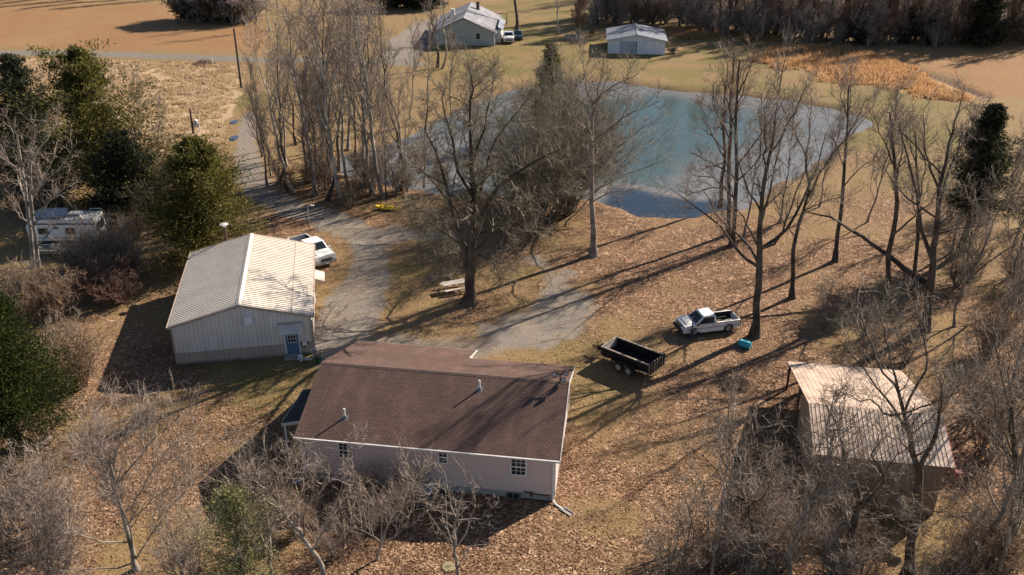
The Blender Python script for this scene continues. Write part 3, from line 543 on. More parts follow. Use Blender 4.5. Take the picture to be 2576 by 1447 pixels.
# ------------------------------------------------------------------ the brown roofed house
def build_house():
    L, Hn, E, Rg, Hf, BX, BD = 14.58, 4.84, 3.28, 4.96, 4.35, 6.55, 2.75
    h = thing('house', 'single storey house with brown shingle roof and pale pink siding', 'house', (2.435, 40.906, 0), -.143)
    k = (Rg - E) / Hn; zn = lambda d: Rg - k * d; fz = .48; dp = Hn + Hf
    top = .10
    MB().prism([(0, fz), (0, zn(Hn) - top), (Hn, Rg - top), (dp, zn(Hf) - top), (dp, fz)], -L, 0, 'x').build('wall', PINK_SIDING, h)
    MB().prism([(dp + .004, fz), (dp + .004, zn(Hf) - top), (dp + BD - .3, zn(Hf + BD - .3) - top), (dp + BD - .3, fz)], -L, -BX - .25, 'x').build('wall', PINK_SIDING, h)
    MB().box(-L + .03, .03, -.1, -.03, dp - .03, fz - .004).build('foundation', CONC, h)
    MB().box(-L + .03, dp - .02, -.1, -BX - .28, dp + BD - .33, fz - .006).build('foundation', CONC, h)
    o, og, t = .35, .25, .1
    MB().slab([(-L - og, -o, zn(Hn + o)), (og, -o, zn(Hn + o)), (og, Hn, Rg), (-L - og, Hn, Rg)], t).build('roof', SHINGLE, h)
    ff = MB(); q = [(-L - og, Hn), (og, Hn), (og, dp), (-BX, dp), (-BX, dp + BD), (-L - og, dp + BD)]
    P = [(x, y, Rg - k * (y - Hn)) for x, y in q]; n = len(P)
    ff.add(P + [(x, y, z - t) for x, y, z in P], [tuple(range(n)), tuple(range(2 * n - 1, n - 1, -1))] + [(i, (i + 1) % n, (i + 1) % n + n, i + n) for i in range(n)])
    ff.build('roof', SHINGLE, h)
    rc = MB()
    x = -L - og
    while x < og - .05:
        x2 = min(x + .3, og); rc.add([(x, Hn - .17, Rg - k * .17 + .006), (x2, Hn - .17, Rg - k * .17 + .022), (x2, Hn, Rg + .035), (x, Hn, Rg + .02), (x2, Hn + .17, Rg - k * .17 + .022), (x, Hn + .17, Rg - k * .17 + .006)], [(0, 1, 2, 3), (3, 2, 4, 5)]); x = x2
    rc.build('ridge_cap', M('ridge_shingle', (.12, .075, .06), .85, (.06, .04, .035), 6), h)
    # white rake boards and eave trim
    f = MB()
    for x0 in (-L - og - .03, og + .002):
        if x0 < 0:                  # on the left gable the board sits under the shingle edge
            f.frustum([(x0, -o, zn(Hn + o) - .22), (x0 + .028, -o, zn(Hn + o) - .22), (x0 + .028, Hn, Rg - .22), (x0, Hn, Rg - .22)], [(x0, -o, zn(Hn + o) - .06), (x0 + .028, -o, zn(Hn + o) - .06), (x0 + .028, Hn, Rg - .06), (x0, Hn, Rg - .06)])
            e = dp + BD; ze = Rg - k * (e - Hn)
            f.frustum([(x0, Hn, Rg - .22), (x0 + .028, Hn, Rg - .22), (x0 + .028, e, ze - .22), (x0, e, ze - .22)], [(x0, Hn, Rg - .06), (x0 + .028, Hn, Rg - .06), (x0 + .028, e, ze - .06), (x0, e, ze - .06)])
            continue
        f.frustum([(x0, -o, zn(Hn + o) - .2), (x0 + .028, -o, zn(Hn + o) - .2), (x0 + .028, Hn, Rg - .2), (x0, Hn, Rg - .2)], [(x0, -o, zn(Hn + o) + .02), (x0 + .028, -o, zn(Hn + o) + .02), (x0 + .028, Hn, Rg + .02), (x0, Hn, Rg + .02)])
        e = dp if x0 > 0 else dp + BD; ze = Rg - k * (e - Hn)
        f.frustum([(x0, Hn, Rg - .2), (x0 + .028, Hn, Rg - .2), (x0 + .028, e, ze - .2), (x0, e, ze - .2)], [(x0, Hn, Rg + .02), (x0 + .028, Hn, Rg + .02), (x0 + .028, e, ze + .02), (x0, e, ze + .02)])
    zb = lambda y: Rg - k * (y - Hn); x0 = -BX + .002
    f.frustum([(x0, dp, zb(dp) - .1), (x0 + .028, dp, zb(dp) - .1), (x0 + .028, dp + BD, zb(dp + BD) - .1), (x0, dp + BD, zb(dp + BD) - .1)], [(x0, dp, zb(dp) + .02), (x0 + .028, dp, zb(dp) + .02), (x0 + .028, dp + BD, zb(dp + BD) + .02), (x0, dp + BD, zb(dp + BD) + .02)])
    f.box(-L - og, dp + BD + .002, zb(dp + BD) - .2, -BX, dp + BD + .03, zb(dp + BD) - .01)
    f.build('rake_board', TRIM_W, h)
    sof = MB(); zl = zn(Hn + o) - t; sof.box(-L - og + .03, -o + .01, zl - .12, og - .01, -.004, zl - .09); sof.build('soffit', TRIM_W, h)
    gu = MB(); gu.box(-L - og - .02, -o - .12, zl - .02, og + .02, -o - .004, zl + .085); gu.build('gutter', TRIM_W, h)
    for x0, d in ((-.1, 1), (-L + .08, -1)):
        MB().tube([(x0, -o - .06, zl), (x0, -.09, zl - .35), (x0, -.09, .22), (x0 + .25 * d, -.35, .08), (x0 + .65 * d, -.62, .05)], .055, 6).build('downspout', WHITE, h)
    cn = MB()
    for x0 in (-L - .02, -.10): cn.box(x0, -.03, fz, x0 + .12, -.003, E - .25)
    cn.build('corner_board', WHITE, h)
    for x, z, wd, hg in ((-12.42, 1.72, .86, 1.08), (-6.62, 1.98, .58, .86), (-2.52, 1.64, .92, 1.16)): window(h, x, z, wd, hg, -.004, True, 3 if wd > .7 else 2)
    bw = MB(); bw.box(-2.75, -.03, .02, -1.95, .005, .42); b_ = bw.build('basement_window', CONC, h)
    p = MB(); p.box(-2.70, -.045, .08, -2.37, -.032, .38); p.box(-2.33, -.045, .08, -2.0, -.032, .38); p.build('pane', GLASS, b_)
    MB().tube([(-1.75, -.06, .58), (-1.45, -.07, .54), (-1.3, -.09, .5), (-.9, -.06, .46), (-.3, -.05, .44)], .035, 6).build('pipe', RUST, h)
    MB().tube([(-1.32, -.1, .38), (-1.32, -.12, .62)], [.09, .07], 8).build('gas_regulator', RUST, h)
    # lean-to over the left side door
    lx = -L - .004; px = lx - 1.75
    pr = MB().slab([(px, 1.55, 2.62), (lx, 1.55, 3.12), (lx, 5.2, 3.12), (px, 5.2, 2.62)], .09).build('side_porch_roof', M('black_roofing', (.03, .028, .027), .9, (.018, .017, .017), 5), h)
    pf = MB(); pf.box(px - .03, 1.52, 2.44, px - .002, 5.23, 2.63); pf.frustum([(px, 1.52, 2.40), (lx, 1.52, 2.86), (lx, 1.547, 2.86), (px, 1.547, 2.40)], [(px, 1.52, 2.60), (lx, 1.52, 3.10), (lx, 1.547, 3.10), (px, 1.547, 2.60)]); pf.build('fascia', TRIM_W, pr)
    for yy in (1.7, 5.05): MB().tube([(px + .1, yy, 0), (px + .1, yy, 2.55)], .06, 8).build('porch_post', WHITE, h)
    MB().box(lx - .03, 2.9, .5, lx, 3.8, 2.5).build('side_door', WHITE, h)
    # vents standing through the roof
    for (xx, yy, hh) in ((-12.28, 1.15, .62), (-4.9, 3.82, .62)):
        z = zn(Hn - yy); v = MB().tube([(xx, yy, z - .05), (xx, yy, z + hh)], .055, 10).build('vent_pipe', WHITE, h)
        fl = MB(); fl.slab([(xx - .2, yy - .22, zn(Hn - yy + .22) + .012), (xx + .2, yy - .22, zn(Hn - yy + .22) + .012), (xx + .2, yy + .2, zn(Hn - yy - .2) + .012), (xx - .2, yy + .2, zn(Hn - yy - .2) + .012)], .02); fl.tube([(xx, yy, z), (xx, yy, z + .16)], [.12, .07], 10); fl.build('flashing', M('lead_flashing', (.12, .12, .13), .5), v)
    mx, my = -.28, Hn - .1; mz = zn(.1)
    ms = MB(); ms.tube([(mx, my, mz - .1), (mx, my, mz + .62)], .035, 8); ms.tube([(mx - .34, my, mz + .58), (mx + .34, my + .05, mz + .60)], .03, 8); ms.tube([(mx, my, mz + .3), (mx + .1, my + .35, mz - .06)], .02, 6); m_ = ms.build('lamp_mast', BLACK, h)
    for dx, dy, dz in ((-.34, -.03, .62), (.34, .05, .64), (.2, .02, .25)):
        lp = MB(); lp.tube([(mx + dx, my + dy + .1, mz + dz), (mx + dx, my + dy - .1, mz + dz + .02)], [.07, .155], 12); q_ = lp.build('lamp_head', BLACK, m_)
        MB().tube([(mx + dx, my + dy - .10, mz + dz + .02), (mx + dx, my + dy - .115, mz + dz + .021)], .12, 12).build('lens', M('lamp_lens', (.45, .42, .45), .15), q_)
build_house()
hc, hs = math.cos(-.143), math.sin(-.143)
def hl(x, y): return (2.435 + hc * x - hs * y, 40.906 + hs * x + hc * y)
x, y = hl(-7.2, -.95)
t = thing('air_conditioner', 'square outdoor air conditioner unit against the rear pink wall', 'air conditioner', (x, y, 0), -.143)
MB().box(-.42, -.42, .06, .42, .42, .84).build('cabinet', M('cabinet_dark', (.05, .06, .062), .6), t, .02); MB().box(-.45, -.45, .845, .45, .45, .90).build('top_panel', M('pale_blue_metal', (.42, .52, .58), .45), t, .02)
o = MB(); o.tube([(0, 0, .905), (0, 0, .915)], .34, 20); o.build('fan_grille', M('fan_blue', (.06, .15, .22), .5), t); MB().tube([(0, 0, .92), (0, 0, .94)], .12, 14).build('fan_hub', M('pale_hub', (.42, .52, .58), .45), t); MB().box(-.5, -.5, -.02, .5, .5, .055).build('pad', CONC, t)
t = thing('septic_lid', 'round concrete septic lid lying in the leaves behind the house', 'lid', (-3.18, 35.7, 0)); MB().tube([(0, 0, -.05), (0, 0, .10)], .36, 20).build('cover', M('mossy_concrete', (.24, .20, .11), .9, (.14, .12, .07), 5), t, .02); MB().tube([(-.1, 0, .10), (-.1, 0, .15), (.1, 0, .15), (.1, 0, .10)], .015, 6).build('lift_handle', RUST, t)
x, y = hl(.75, -.75)
t = thing('splash_block', 'grey splash block under the right downspout of the house', 'splash block', (x, y, 0), -.8); o = MB(); o.box(-.4, -.15, 0, .4, .15, .05); o.box(-.4, -.17, .05, .4, -.12, .1); o.box(-.4, .12, .05, .4, .17, .1); o.build('block', CONC, t)

# ------------------------------------------------------------------ the open shed on the right
def build_shed():
    L, H1, H2, E1, Rg, E2 = 7.19, 3.43, 8.76, 3.39, 4.42, 2.09
    s_ = thing('pole_shed', 'tan metal roofed pole shed among the foreground trees', 'shed', (23.632, 39.8, 0), -.162)
    ribbed_roof([(-L, -.1, E1), (.1, -.1, E1), (.1, H1, Rg), (-L, H1, Rg)], .05, .23, .026, .07).build('roof', SHED_ROOF, s_)
    ribbed_roof([(.1, H1 + H2, E2), (-L, H1 + H2, E2), (-L, H1, Rg), (.1, H1, Rg)], .05, .3, .014, .06).build('roof', SHED_ROOF, s_)
    k2 = (Rg - E2) / H2; D = H1 + H2 * .44; zz = lambda y: (E1 + (Rg - E1) * (y + .1) / (H1 + .1)) if y < H1 else Rg - k2 * (y - H1)
    dr = .16; b = MB()
    b.box(-L + .35, 0, 0, -.35, .05, zz(0) - dr)
    for x0 in (-L + .35, -.40): b.prism([(.052, 0), (D, 0), (D, zz(D) - dr), (H1, Rg - dr), (.052, zz(.05) - dr)], x0, x0 + .05, 'x')
    b.build('wall', SHED_WALL, s_)
    for x0 in (-L + .2, -L / 2, -.3):
        MB().box(x0 - .07, H1 + H2 - .25, 0, x0 + .07, H1 + H2 - .11, E2 - .02).build('post', M('red_brown_post', (.12, .035, .028), .8), s_)
        MB().box(x0 - .07, D + .06, 0, x0 + .07, D + .2, zz(D) - .2).build('post', BROWNW, s_)
    be = MB(); be.box(-L + .1, H1 + H2 - .24, E2 - .16, 0, H1 + H2 - .12, E2 - .065)
    for yy in (D + .1,): be.box(-L + .1, yy, zz(yy) - .27, 0, yy + .1, zz(yy) - .12)
    be.build('beam', BROWNW, s_)
    f = MB(); f.frustum([(.104, -.14, E1 - .42), (.16, -.14, E1 - .42), (.16, H1, Rg - .42), (.104, H1, Rg - .42)], [(.104, -.14, E1 - .02), (.16, -.14, E1 - .02), (.16, H1, Rg - .02), (.104, H1, Rg - .02)])
    f.box(.104, -.45, E1 - .5, .42, -.145, E1 - .05); f.build('red_trim', RED, s_)
build_shed()

# ------------------------------------------------------------------ the far barn and far house
def build_barn():
    W, L, E, Rg = 9.79, 10.08, 2.49, 3.43
    b = thing('white_barn', 'white metal barn with grey roof beyond the pond', 'barn', (16.543, 160.893, 0), -.087)
    MB().prism([(0, 0), (W, 0), (W, E - .1), (W / 2, Rg - .1), (0, E - .1)], 0, L).build('wall', BARN_WALL, b)
    o, k = .38, (Rg - E) / (W / 2); ze = E - k * o
    MB().slab([(-o, -o, ze), (W / 2, -o, Rg), (W / 2, L + o, Rg), (-o, L + o, ze)], .1).build('roof', BARN_ROOF, b); MB().slab([(W / 2 + .002, -o, Rg), (W + o, -o, ze), (W + o, L + o, ze), (W / 2 + .002, L + o, Rg)], .1).build('roof', BARN_ROOF, b)
    MB().box(2.0, -.06, .08, 4.85, -.004, 2.2).build('sliding_door', BARN_DOOR, b); d = MB().box(4.9, -.1, .08, 9.5, -.004, 2.22).build('sliding_door', BARN_WALL, b); MB().box(4.84, -.11, .08, 4.93, -.10, 2.22).build('door_edge', BLACK, d)
    t = MB(); t.box(.05, -.12, 2.25, W - .05, -.003, 2.36)
    for x in (-.02, W - .12): t.box(x, -.03, 0, x + .14, -.003, 2.2)
    t.build('trim', WHITE, b)
    fr = MB()
    for xa, xb, za, zb in ((-o, W / 2, ze, Rg), (W / 2, W + o, Rg, ze)): fr.frustum([(xa, -o - .03, za - .22), (xb, -o - .03, zb - .22), (xb, -o - .002, zb - .22), (xa, -o - .002, za - .22)], [(xa, -o - .03, za + .02), (xb, -o - .03, zb + .02), (xb, -o - .002, zb + .02), (xa, -o - .002, za + .02)])
    fr.build('fascia', M('grey_fascia', (.46, .48, .52), .5), b); MB().box(W / 2 - .1, -o, Rg - .01, W / 2 + .1, L + o, Rg + .06).build('ridge_cap', M('dark_ridge', (.25, .27, .3), .5), b)
build_barn()
def build_far_house():
    W, L, E, Rg = 11.0, 17.0, 2.5, 5.0
    b = thing('house', 'grey roofed house with pale green gable behind the bare trees', 'house', (-14.3, 167.6, 0), -.04)
    k = (Rg - E) / (W / 2); o = .45; ze = E - k * o
    MB().prism([(0, 0), (W, 0), (W, E - .1), (W / 2, Rg - .1), (0, E - .1)], 0, L).build('wall', GREEN_SIDING, b)
    MB().slab([(-o, -o, ze), (W / 2, -o, Rg), (W / 2, L + o, Rg), (-o, L + o, ze)], .12).build('roof', SHINGLE_G, b); MB().slab([(W / 2 + .002, -o, Rg), (W + o, -o, ze), (W + o, L + o, ze), (W / 2 + .002, L + o, Rg)], .12).build('roof', SHINGLE_G, b)
    MB().box(W + .004, 3, 0, W + 1.0, 12, 2.3).build('side_wing', WHITE, b); MB().slab([(W + o + .01, 2.6, 2.95), (W + 1.4, 2.6, 2.35), (W + 1.4, 12.4, 2.35), (W + o + .01, 12.4, 2.95)], .1).build('wing_roof', M('blue_grey_roofing', (.14, .16, .20), .7), b)
    window(b, 3.0, 1.1, .9, 1.2, -.004, False); window(b, 7.6, 1.1, .9, 1.2, -.004, False)
    cb = MB(); cb.box(W - .1, -.03, 0, W + .06, -.003, E - .1); cb.build('corner_board', WHITE, b)
    MB().box(W / 2 + 1.3, 12.5, Rg - 1.2, W / 2 + 1.9, 13.1, Rg + .75).build('chimney', M('brick_brown', (.12, .07, .05), .9), b); MB().box(2.4, 9, 3.2, 3.0, 9.6, 4.9).build('vent_stack', GREY_V, b)
    MB().tube([(7, -.3, .3), (7, -.3, .31)], .01, 4).build('hose_bib', RUST, b)
build_far_house()
t = thing('swing_frame', 'pale wooden frame standing behind the far grey roofed house', 'swing frame', (-2.3, 187.5, 0), .2); o = MB()
for xx in (-1.1, 1.1): o.tube([(xx, -.5, 0), (xx, 0, 2.3), (xx, .5, 0)], .09, 6)
o.build('side_frame', M('pale_timber', (.55, .42, .28), .8), t); MB().tube([(-1.25, 0, 2.32), (1.25, 0, 2.32)], .1, 6).build('crossbar', M('pale_timber_bar', (.5, .38, .25), .8), t)
o = MB(); o.box(-.6, -.25, .5, .6, .25, .57); o.box(-.6, .2, .57, .6, .27, 1.0); o.build('seat', BROWNW, t)

# ------------------------------------------------------------------ vehicles
def wheel(parent, x, y, r, w_, mat=RIM):
    o = MB(); prof = [(-w_ / 2, r * .62), (-w_ / 2, r * .93), (-w_ * .3, r), (w_ * .3, r), (w_ / 2, r * .93), (w_ / 2, r * .62)]
    n = 24; V = []; F = []
    for k in range(n):
        a = 2 * math.pi * k / n
        for (yy, rr_) in prof: V.append((rr_ * math.cos(a), yy, rr_ * math.sin(a)))
    m = len(prof)
    for k in range(n):
        for j in range(m): F.append((k * m + j, k * m + (j + 1) % m, ((k + 1) % n) * m + (j + 1) % m, ((k + 1) % n) * m + j))
    o.add([(vx + x, vy + y, vz + r) for vx, vy, vz in V], F); t = o.build('wheel', RUBBER, parent, smooth=False)
    sgn = 1 if y > 0 else -1; rm = MB(); yo = y + sgn * w_ * .34
    rm.tube([(x, y - sgn * w_ * .3, r), (x, yo, r), (x, yo + sgn * .004, r), (x, yo - sgn * .05, r), (x, yo - sgn * .03, r), (x, yo + sgn * .03, r)], [r * .62, r * .62, r * .55, r * .5, r * .26, r * .2], 18); rm.build('rim', mat, t)
    return t
def pickup(name, label, loc, rz, paint, Ln, W, wb, Hc, belt, bedh, cargo=None, tail_open=False, cabl=1.5):
    """x runs forward from the rear bumper, y to the left"""
    t = thing(name, label, 'pickup truck', loc, rz); hw = W / 2; g = .30; bl = Ln * .40; cx0, cx1 = bl + .06, bl + .06 + cabl + .15; fx = Ln - .12; hood = belt + .02; r = .35
    rx = Ln * .21; fw = rx + wb
    b = MB()
    # lower sides with wheel arches
    def arch(x, n=9): return [(x + r * 1.22 * math.cos(math.pi * k / (n - 1)), r + r * 1.22 * math.sin(math.pi * k / (n - 1))) for k in range(n)]
    low = [(.15, g + .12), (rx - r * 1.22, g + .1)] + arch(rx)[::-1] + [(rx + r * 1.22, g), (fw - r * 1.22, g)] + arch(fw)[::-1] + [(fw + r * 1.22, g + .05), (Ln - .05, g + .12)]
    side = low + [(Ln - .02, .62), (fx, hood - .14), (fx - .35, hood - .03), (cx1 + .45, hood + .03), (cx1, belt), (cx0, belt), (cx0, bedh), (.12, bedh), (.08, g + .3)]
    for s in (-1, 1): b.prism(side, s * (hw - .02), s * (hw - .10))
    # cross shell: nose, hood, fire wall, cab back, bed walls and floor
    b.frustum([(cx1 + .2, -hw + .1, hood - .3), (fx, -hw + .1, g + .15), (fx, hw - .1, g + .15), (cx1 + .2, hw - .1, hood - .3)], [(cx1 + .05, -hw + .1, hood + .05), (fx - .04, -hw + .1, hood - .08), (fx - .04, hw - .1, hood - .08), (cx1 + .05, hw - .1, hood + .05)])
    b.frustum([(cx1 - .02, -hw + .12, hood + .0), (fx - .12, -hw + .16, hood - .1), (fx - .12, hw - .16, hood - .1), (cx1 - .02, hw - .12, hood + .0)], [(cx1 + .02, -hw + .3, hood + .085), (fx - .3, -hw + .36, hood + .02), (fx - .3, hw - .36, hood + .02), (cx1 + .02, hw - .3, hood + .085)])
    b.box(cx0, -hw + .1, g + .05, cx0 + .08, hw - .1, belt); b.box(cx0 + .08, -hw + .1, g + .05, cx1, hw - .1, g + .15)
    b.build('body', paint, t, .02)
    bd = MB(); fl = bedh - .48; bd.box(.14, -hw + .12, fl - .04, bl, hw - .12, fl)
    for s in (-1, 1): bd.box(.14, s * hw - s * .115, fl, bl, s * hw - s * .103, bedh - .01); bd.box(rx - .42, s * (hw - .32) - .1, fl, rx + .42, s * (hw - .32) + .1, fl + .2)
    bd.box(bl - .02, -hw + .12, fl, bl, hw - .12, bedh - .01); bd.build('bed_liner', PLASTIC_D, t)
    rl = MB()
    for s in (-1, 1): rl.box(.12, s * (hw - .07) - .055, bedh, bl + .05, s * (hw - .07) + .055, bedh + .03)
    rl.build('bed_rail', paint, t, .01)
    if tail_open: MB().box(-.42, -hw + .06, fl - .03, .1, hw - .06, fl + .03).build('tailgate', paint, t, .015)
    else: MB().box(.06, -hw + .09, fl - .1, .13, hw - .09, bedh + .01).build('tailgate', paint, t, .015)
    # cab
    rb, rf = cx0 + .18, cx1 - .52; ti = .13
    cb = MB(); lo = [(cx0 + .02, -hw + .05, belt), (cx1 + .18, -hw + .05, belt), (cx1 + .18, hw - .05, belt), (cx0 + .02, hw - .05, belt)]; hi = [(rb, -hw + ti + .05, Hc - .07), (rf, -hw + ti + .05, Hc - .07), (rf, hw - ti - .05, Hc - .07), (rb, hw - ti - .05, Hc - .07)]
    cb.frustum(lo, hi); cb.frustum([(p[0] - .05 if i in (0, 3) else p[0] + .07, p[1] * 1.02, p[2]) for i, p in enumerate(hi)], [(rb + .03, -hw + ti + .1, Hc), (rf - .03, -hw + ti + .1, Hc), (rf - .03, hw - ti - .1, Hc), (rb + .03, hw - ti - .1, Hc)]); cab = cb.build('cab', paint, t, .03)
    def lerp(a, b_, f): return np.array(a) * (1 - f) + np.array(b_) * f
    def pane(nm, a, b_, c_, d_, off, u=.07, v0=.08, v1=.92):
        A, B, C_, D = lerp(a, d_, v0), lerp(b_, c_, v0), lerp(b_, c_, v1), lerp(a, d_, v1); A2, B2, C2, D2 = lerp(A, B, u), lerp(A, B, 1 - u), lerp(D, C_, 1 - u), lerp(D, C_, u); off = np.array(off)
        g_ = MB().frustum([A2 - off * .5, B2 - off * .5, C2 - off * .5, D2 - off * .5], [A2 + off, B2 + off, C2 + off, D2 + off]); g_.build(nm, GLASS, cab)
    pane('windshield', lo[1], lo[2], hi[2], hi[1], (.012, 0, .012)); pane('rear_window', lo[3], lo[0], hi[0], hi[3], (-.014, 0, .004), .1, .25, .9)
    pane('side_window', lo[0], lo[1], hi[1], hi[0], (0, -.014, .004), .13, .06); pane('side_window', lo[2], lo[3], hi[3], hi[2], (0, .014, .004), .13, .06)
    for s in (-1, 1):
        dl = MB(); dl.box(cx0 + .13, s * (hw - .019) - .003, g + .12, cx1 + .02, s * (hw - .019) + .003, belt - .03); d = dl.build('door', paint, t)
        MB().box(cx0 + .22, s * (hw - .01) - .012, belt - .22, cx0 + .38, s * (hw - .01) + .012, belt - .17).build('handle', PLASTIC_D, d)
        MB().box(cx1 - .05, s * (hw + .1) - .09, belt + .02, cx1 + .05, s * (hw + .1) + .09, belt + .2).build('mirror', paint if Ln > 5 else PLASTIC_D, t, .02)
        MB().box(Ln - .07, s * (hw - .27) - .15, .66, Ln + .0, s * (hw - .27) + .15, .82).build('headlight', M('headlight_glass', (.62, .63, .64), .1), t, .01)
        MB().box(.05, s * (hw - .05) - .05, bedh - .36, .1, s * (hw - .05) + .05, bedh - .05).build('tail_light', REDLENS, t)
        wheel(t, rx, s * (hw - .16), r, .22); wheel(t, fw, s * (hw - .16), r, .22)
        MB().box(.3, s * (hw - .017) - .004, g + .33, Ln - .4, s * (hw - .017) + .004, g + .38).build('side_moulding', M('grey_moulding', (.20, .19, .18), .6), t) if Ln < 5 else None
    gr = MB(); gr.box(Ln - .06, -hw + .45, .62, Ln - .012, hw - .45, .86); gr.build('grille', PLASTIC_D, t); MB().box(Ln - .05, -hw + .42, .73, Ln + .01, hw - .42, .77).build('grille_bar', CHROME, t)
    MB().box(Ln - .03, -hw + .04, .40, Ln + .12, hw - .04, .58).build('front_bumper', CHROME if Ln > 5 else PLASTIC_D, t, .02); MB().box(-.08, -hw + .1, .42, .09, hw - .1, .56).build('rear_bumper', CHROME, t, .02)
    if Ln > 5: MB().box(Ln + .122, -.16, .40, Ln + .13, .16, .56).build('licence_plate', GREY_V, t)
    if cargo: cargo(t, fl, bl, hw)
    un = MB().box(.4, -hw + .3, .28, Ln - .4, hw - .3, .42).build('chassis', BLACK, t)
    return t
def pose(rear, front):
    a = math.atan2(front[1] - rear[1], front[0] - rear[0]); return a
a = pose((16.42, 61.15), (13.6, 60.45))
def leaf_load(t, fl, bl, hw):
    b = MB(); rr_ = random.Random(8); n = 9; V = []; F = []
    for i in range(n):
        for j in range(n): V.append((.9 + (bl - 1.0) * i / (n - 1), -hw + .15 + (2 * hw - .3) * j / (n - 1) * .75, fl + .02 + .13 * math.sin(math.pi * i / (n - 1)) * rr_.random()))
    for i in range(n - 1):
        for j in range(n - 1): F.append((i * n + j, (i + 1) * n + j, (i + 1) * n + j + 1, i * n + j + 1))
    b.add(V, F); b.build('leaf_load', DIRT, t)
    w_ = MB(); cxx = bl - 1.0
    pts = [(cxx + .3 * math.cos(q * .35), .35 + .12 * math.sin(q * .35), fl + .32 + .1 * math.sin(q * .35)) for q in range(10)]; w_.tube(pts, .05, 6); w_.build('hose_loop', WHITE, t)
p_ = P2(*[((2000 + 1370 / 7.614) / 1.19296), ((880 + 885 / 7.614) / 1.19296)])
LnA = 4.75; rxA = LnA * .21
# near (left) rear wheel stands at the measured point
off = np.array([math.cos(a) * rxA - math.sin(a) * .70, math.sin(a) * rxA + math.cos(a) * .70])
pickup('pickup_truck', 'small white pickup with leaves in its bed near the black trailer', (16.35 - off[0], 60.78 - off[1], 0), a, GREY_V, LnA, 1.68, 2.76, 1.58, .98, 1.0, leaf_load)
fr_ = np.array([-16.05, 72.12]); a = math.atan2(-(74.75 - 72.9), 1.15); a = math.atan2(fr_[1] - 76.0, fr_[0] + 19.3)
pickup('pickup_truck', 'big white pickup with chrome bumper parked behind the tan garage', (fr_[0] - math.cos(a) * 5.5, fr_[1] - math.sin(a) * 5.5, 0), a, WHITE_V, 5.5, 1.95, 3.35, 1.82, 1.16, 1.22, None, False, 1.75)
pickup('pickup_truck', 'white pickup with dark grille seen head-on by the far house', (-.9, 174.4, 0), R(-88), WHITE_V, 5.5, 1.95, 3.35, 1.82, 1.16, 1.22, None, False, 1.75)
def sedan(name, label, loc, rz, paint):
    t = thing(name, label, 'car', loc, rz); prof = [(0, .35), (.05, .8), (.5, .95), (1.1, .98), (3.3, .95), (4.4, .78), (4.55, .5), (4.5, .28), (.1, .28)]
    MB().prism(prof, -.85, .85).build('body', paint, t, .05)
    c = MB().frustum([(.7, -.78, .94), (3.3, -.78, .93), (3.3, .78, .93), (.7, .78, .94)], [(1.3, -.6, 1.42), (2.5, -.6, 1.42), (2.5, .6, 1.42), (1.3, .6, 1.42)]).build('cabin', GLASS, t, .03); MB().box(1.25, -.62, 1.425, 2.55, .62, 1.46).build('roof', paint, t, .02)
    for x in (.85, 3.6):
        for y in (-.75, .75): wheel(t, x, y, .32, .2)
    return t
sedan('parked_car', 'dark car parked beside the far white pickup', (.85, 176.3, 0), R(-88), M('dark_car_paint', (.03, .03, .035), .25, spec=.6))

